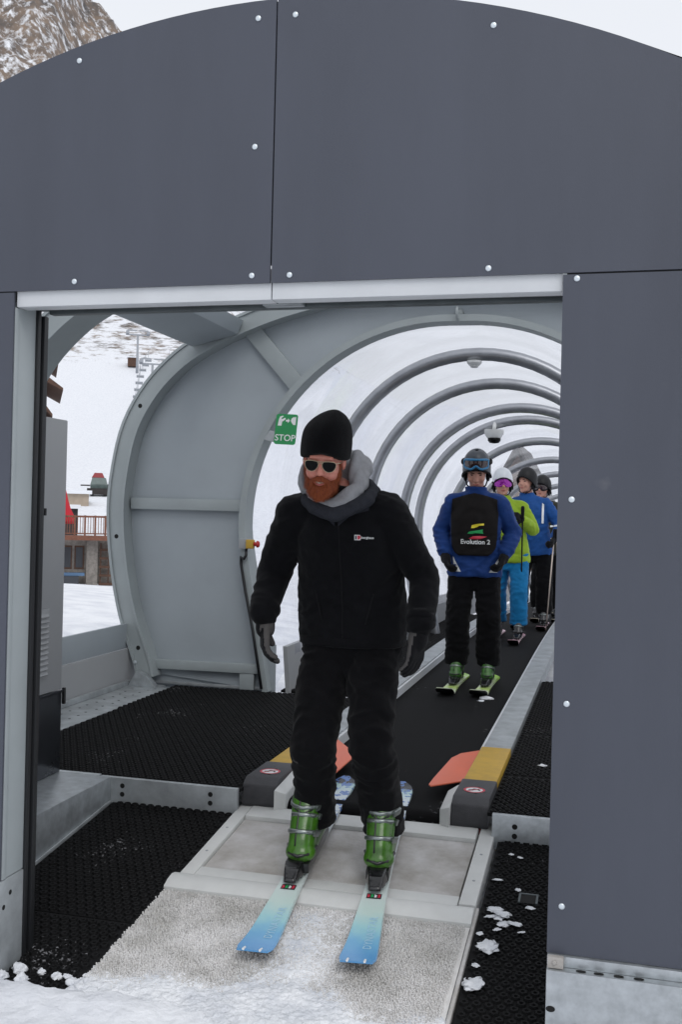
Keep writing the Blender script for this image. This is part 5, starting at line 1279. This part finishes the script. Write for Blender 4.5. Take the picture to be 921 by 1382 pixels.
# ---- the queue on the carpet
def person(base, rz, s, label, mats, arms, head_yaw=0, tilt=0, legs=((-.11, 0), (.11, 0)), detail=.008, helm=None, gog=None, gog_up=False, lean=0, slim=1.0, gloves='glove_black', boots='boot_black', face=True, roll=0, hem=.80, jw=1.0, hx=0):
    B = Matrix.Translation(base) @ Matrix.Rotation(rz, 4, 'Z') @ Matrix.Scale(s, 4); T = lambda p: B @ Vector(p)
    t = thing('person', base, label, 'person')
    (r0, r1), (l0, l1) = legs
    A = [Vector((r0, r1+.0, .15)), Vector((l0, l1+.0, .15))]; K = [Vector((r0*.98, r1*.5-.06, .50)), Vector((l0*.98, l1*.5-.06, .50))]; Hh = [Vector((-.09*slim, .02, .88)), Vector((.09*slim, .02, .88))]
    sh = [Vector((-.165*slim+hx*.6, .0+lean, 1.335)), Vector((.165*slim+hx*.6, .0+lean, 1.335))]; el, wr = arms[0], arms[1]
    el = [Vector(e) for e in el]; wr = [Vector(e) for e in wr]
    H = B @ HM((hx, -.02+lean*1.6, 1.575), R(head_yaw), R(tilt), 1.0, R(roll))
    c = lambda a, b, r0_, r1_: ('cap', T(a), T(b), r0_*s, r1_*s)
    bp = [c((0, .02, .90), (hx*.5, lean, 1.25), .10, .10), c((hx*.5, lean, 1.25), (hx, lean*1.4, 1.46), .09, .05)]
    for i in (0, 1): bp += [c(Hh[i], K[i], .07, .05), c(K[i], A[i], .05, .04), c(A[i], A[i]+Vector((0, -.08, -.04)), .028, .02), c((hx*.6, lean, 1.34), sh[i], .06, .05), c(sh[i], el[i], .042, .036), c(el[i], wr[i], .034, .028), c(wr[i], wr[i]+(wr[i]-el[i]).normalized()*.06, .02, .018)]
    skin_obj(blob_mesh(bp+head_prims(H), detail, 2), 'body', mats['skin'], t)
    if face: face_bits(t, H, eyes=not (gog and not gog_up))
    Lr = lambda L: [[T(p) for p in r] for r in L]
    w = slim*jw
    tr = Lr(erings([(0, .02, hem-.02, .195*w, .135), (0, .02, hem, .203*w, .142), (0, .015, .92, .188*w, .130), (hx*.3, lean*.5, 1.08, .178*w, .120), (hx*.5, lean, 1.22, .185*w, .118), (hx*.6, lean, 1.32, .160*w, .105), (hx*.8, lean, 1.38, .105*w, .09), (hx*.9, lean*1.3, 1.43, .080, .076), (hx, lean*1.5, 1.455, .080, .076)]))
    jp = [('loft', tr)]
    for i in (0, 1): jp += [c((hx*.7, lean, 1.385), sh[i], .055, .070), c(sh[i], el[i], .072, .062), c(el[i], wr[i], .062, .052)]
    j = skin_obj(blob_mesh(jp, detail*1.15, 4), 'jacket', mats['jacket'], t, (.013*s, 9, 17), int(base[1]*7))
    tp = [('loft', Lr(erings([(0, .02, .70, .13*slim, .10), (0, .02, .78, .158*slim, .112), (0, .02, .98, .14*slim, .10)])))]
    for i in (0, 1):
        L = []
        for q in (0, .4, .8, 1): p = Hh[i].lerp(K[i], q); L.append((p.x, p.y, p.z, (.098-.012*q), (.10-.012*q)))
        e = A[i]+(A[i]-K[i]).normalized()*-.0
        for q in (.3, .6, .85, 1): p = K[i].lerp(e, q); L.append((p.x, p.y, p.z, .086+.0*q, .092))
        tp.append(('loft', Lr(erings(list(reversed(L)), 20, 2.1))))
    skin_obj(blob_mesh(tp, detail*1.15, 4), 'trousers', mats['trousers'], t, (.012*s, 8, 17), int(base[1]*3))
    for i in (0, 1):
        d = (wr[i]-el[i]).normalized(); pn = Vector((-1 if i else 1, -.25, 0))
        gl = glove(t, T(wr[i]+d*.035), B.to_3x3() @ d, B.to_3x3() @ pn, s*1.05, mats.get('curl', .8), (1 if i else -1), [gloves], voxel=detail)
        b0 = A[i]; boot(t, T((b0.x, b0.y+.01, .035)), B.to_3x3() @ Vector((0, -1, 0)), (0, 0, 1), s*.95, boots)
    if helm: helmet(t, H, helm)
    if gog:
        if gog_up: goggles(t, H, .075, .128, gog[0], gog[1], R(-14), .92)
        else: goggles(t, H, .008, .118, gog[0], gog[1], 0, .95)
    return t, j, T, H
def pair(base, s, T, legs, m, L, words, wd=(.112, .074, .102), back=.72, grp=None, toe=0):
    for i, (x, y) in enumerate(legs):
        p = T((x, y, 0)); z0 = base[2]+.006
        tail = Vector((p.x-(toe if i else -toe), p.y+L*(1-back), z0)); tip = Vector((p.x+(toe if i else -toe), p.y-L*back*.62, z0)); tail.z = max(z0, belt_z(tail.y)+.006); tip.z = max(z0, belt_z(tip.y)+.006)
        ski(tail, tip, (0, 0, 1), wd, m, words[i], (p.x, p.y, z0), .05, grp, bs=s*.95)

# boy
lg = ((-.115, 0), (.115, 0))
bb = (-.945, 7.56, belt_z(7.56))
boy, bj, T, H = person(bb, R(3), .985, 'boy in blue jacket and black Evolution 2 bib looking down on the carpet', dict(skin='skin_pale', jacket='boy_blue', trousers='trouser_black', curl=1.0),
    ([(-.262, .05, 1.12), (.272, .05, 1.125)], [(-.222, -.05, .975), (.228, -.05, .985)]), head_yaw=2, tilt=28, legs=lg, detail=.0065, helm='helmet_grey', gog=('goggle_blue', 'goggle_lens'), gog_up=True, hem=.82, lean=-.02, boots='boot_green2')
jbv = bvh_of(bj)
# bib: front and back panel following the jacket
def bib_ring(z, w, d, y0): return [T((w*math.cos(q)*(abs(math.cos(q))**-.15 if abs(math.cos(q)) > .01 else 1), y0+d*math.sin(q), z)) for q in [2*math.pi*k/40 for k in range(40)]]
vs, fs = [], []
for side, D_ in ((1, Vector((0, 1, 0))), (-1, Vector((0, -1, 0)))):
    nx, nz = 26, 24; o0 = len(vs)
    for j_ in range(nz+1):
        for i in range(nx+1):
            uu = -1+2*i/nx; vv = j_/nz
            wz = lin([(0, .105), (.05, .135), (.14, .158), (.4, .166), (.75, .170), (1, .164)], vv)
            zz = .955+(.455-.045*abs(uu)**1.2)*vv
            p = T((uu*wz, 0, zz)); h = jbv.ray_cast(Vector((p.x, p.y-side*.5, p.z)), D_)
            q = h[0] if h[0] is not None else p
            vs.append(q-D_*.007)
    for j_ in range(nz):
        for i in range(nx): a = o0+j_*(nx+1)+i; fs.append((a, a+1, a+nx+2, a+nx+1))
bib = MB().add(vs, fs).build('bib', 'vest_black', boy, True)
so = bib.modifiers.new('thickness', 'SOLIDIFY'); so.thickness = .006
bv = bvh_of(bib); D_ = Vector((0, 1, 0)); O = T((.0, -.4, 1.0))
def bp_(name, shape, x, z, m, off, sub=0): return wrap_print(name, shape, bv, T((x, -.3, z)), (1,0,0), (0,0,1), D_, m, bib, off, sub)
bp_('lettering', text_mesh('Evolution 2', .046, .0010, 1.0), .0, 1.055, 'white_print', .012)
bp_('emblem', poly_mesh([(-.045, .0), (-.040, .022), (.0, .032), (.045, .036), (.046, .022), (.015, .020), (-.005, .008), (-.025, .002)]), .016, 1.155, 'yellow_print', .012, 2)
bp_('emblem', poly_mesh([(-.06, -.006), (-.045, .008), (-.01, .014), (.05, .026), (.048, .012), (.055, -.006), (.0, -.002), (-.03, -.008)]), .004, 1.122, 'green_print', .0125, 2)
bp_('emblem', poly_mesh([(-.05, -.012), (-.02, .004), (.03, .008), (.08, .004), (.06, -.004), (.03, -.014), (-.02, -.016)]), .004, 1.092, 'red_print', .013, 2)
for sd in (-1, 1): wrap_print('hem_wedge', poly_mesh([(sd*.10, 0), (sd*.155, .0), (sd*.165, .11)]), jbv, T((0, -.3, .835)), (1,0,0), (0,0,1), D_, 'white_print', boy, .004, 2)
pair(bb, .985, T, lg, 'ski_lime', 1.32, ['lime green ski on the left under the boy on the carpet', 'lime green ski on the right under the boy, next to the snow crumb'], grp='skis of the boy', wd=(.132, .088, .12))
# woman in lime
lg = ((-.13, .28), (.095, 0))
b2 = (-.965, 10.62, belt_z(10.62))
wom, wj, T, H = person(b2, R(2), 1.0, 'skier in lime jacket, turquoise trousers, white helmet and purple goggles', dict(skin='skin_pale', jacket='lime', trousers='turquoise', curl=1.3),
    ([(-.25, .03, 1.10), (.215, .0, 1.12)], [(-.18, -.16, 1.02), (.125, -.17, 1.20)]), head_yaw=10, tilt=3, legs=lg, detail=.010, helm='helmet_white', gog=('goggle_purple', 'goggle_purple'), hx=-.10, slim=.95)
pair(b2, 1.0, T, lg, 'ski_pink', 1.42, ['pale ski with cream tip, left one of the skier in turquoise trousers', 'pink ski with black edge under the turquoise trousers'], grp='skis of the skier in lime')
def pole(top, bot, label, m='pole_metal', grip=True):
    top, bot = Vector(top), Vector(bot); t = thing('ski_pole', bot, label, 'ski pole'); d = (bot-top).normalized()
    MB().tube([top, bot], [.0085, .006], 8).build('shaft', m, t, True)
    MB().tube([top-d*.06, top-d*.045, top+d*.06, top+d*.075], [.012, .019, .016, .010], 8).build('grip', 'glove_black', t, True)
    MB().disc(bot-d*.07, -d, .032, .012, 12).build('basket', 'glove_black', t)
    return t
gpos = T((.12, -.27, 1.22)); pole(gpos+Vector((.0, 0, .07)), (gpos.x-.02, gpos.y+.35, belt_z(10.9)+.005), 'dark ski pole held at the chest of the skier in lime', 'glove_black')
# person in blue behind
lg = ((-.14, 0), (.12, 0))
b3 = (-.845, 12.3, belt_z(12.3))
p3, j3, T, H = person(b3, R(-2), 1.07, 'skier in blue jacket with white stripes and black helmet looking aside', dict(skin='skin_pale', jacket='blue2', trousers='trouser_black', curl=1.3),
    ([(-.25, .03, 1.10), (.27, -.02, 1.11)], [(-.2, -.14, 1.0), (.235, -.24, .98)]), head_yaw=-28, tilt=0, legs=lg, detail=.011, helm='helmet_black', hx=-.10)
pair(b3, 1.0, T, lg, 'ski_pink', 1.5, ['pink ski on the left under the skier in the blue jacket', 'pink ski on the right under the skier in the blue jacket'], grp='skis of the skier in blue')
j3b = bvh_of(j3)
wrap_print('stripe', poly_mesh([(-.012, -.10), (.012, -.10), (.012, .12), (-.012, .14)]), j3b, T((.10, -.4, 1.22)), (1,0,0), (0,0,1), (0,1,0), 'white_print', p3, .004, 3)
wrap_print('stripe', poly_mesh([(-.05, -.010), (.05, .006), (.05, .024), (-.05, .010)]), j3b, T((.245, -.4, 1.10)), (1,0,0), (0,0,1), (0,1,0), 'white_print', p3, .004, 3)
gw = T((.235, -.30, .97))
pole(gw+Vector((0, 0, .05)), (gw.x-.06, gw.y-.15, belt_z(gw.y)+.004), 'pale ski pole held by the skier in blue, left of the pair')
pole(gw+Vector((.02, 0, .05)), (gw.x+.09, gw.y+.1, belt_z(gw.y)+.004), 'pale ski pole held by the skier in blue, right of the pair')
wrap_print('glove_stripe', poly_mesh([(-.04, -.01), (.04, .01), (.04, .025), (-.04, .006)]), BVHTree.FromPolygons([v.co.copy() for v in p3.children[-1].data.vertices], [tuple(p.vertices) for p in p3.children[-1].data.polygons]), gw, (1,0,0), (0,0,1), (0,1,0), 'white_print', p3, .004, 1)
# person in olive
b4 = (-.74, 13.5, belt_z(13.5)); lg = ((-.12, 0), (.12, 0))
p4, j4, T, H = person(b4, R(-4), 1.07, 'skier in dark olive jacket mostly hidden behind the blue jacket', dict(skin='skin_pale', jacket='olive', trousers='trouser_black', curl=1.0),
    ([(-.25, .03, 1.10), (.27, -.0, 1.11)], [(-.2, -.14, .98), (.235, -.15, .98)]), head_yaw=-10, tilt=0, legs=lg, detail=.013, helm='helmet_black', gog=('glove_black', 'goggle_lens'), hx=-.10)
pair(b4, 1.0, T, lg, 'ski_white', 1.5, ['white ski on the left under the skier in olive', 'white ski on the right under the skier in olive'], grp='skis of the skier in olive')
# child in magenta
b5 = (-.60, 14.7, belt_z(14.7))
p5, j5, T, H = person(b5, R(-4), .74, 'child in magenta jacket half hidden behind the right panel', dict(skin='skin_pale', jacket='magenta', trousers='blue2', curl=1.0),
    ([(-.25, .03, 1.10), (.27, -.0, 1.11)], [(-.2, -.14, .98), (.235, -.15, .98)]), legs=lg, detail=.014, helm='helmet_white', gog=('glove_black', 'goggle_lens'))
pair(b5, .8, T, lg, 'ski_white', 1.0, ['short white ski on the left under the child', 'short white ski on the right under the child'], grp='skis of the child')
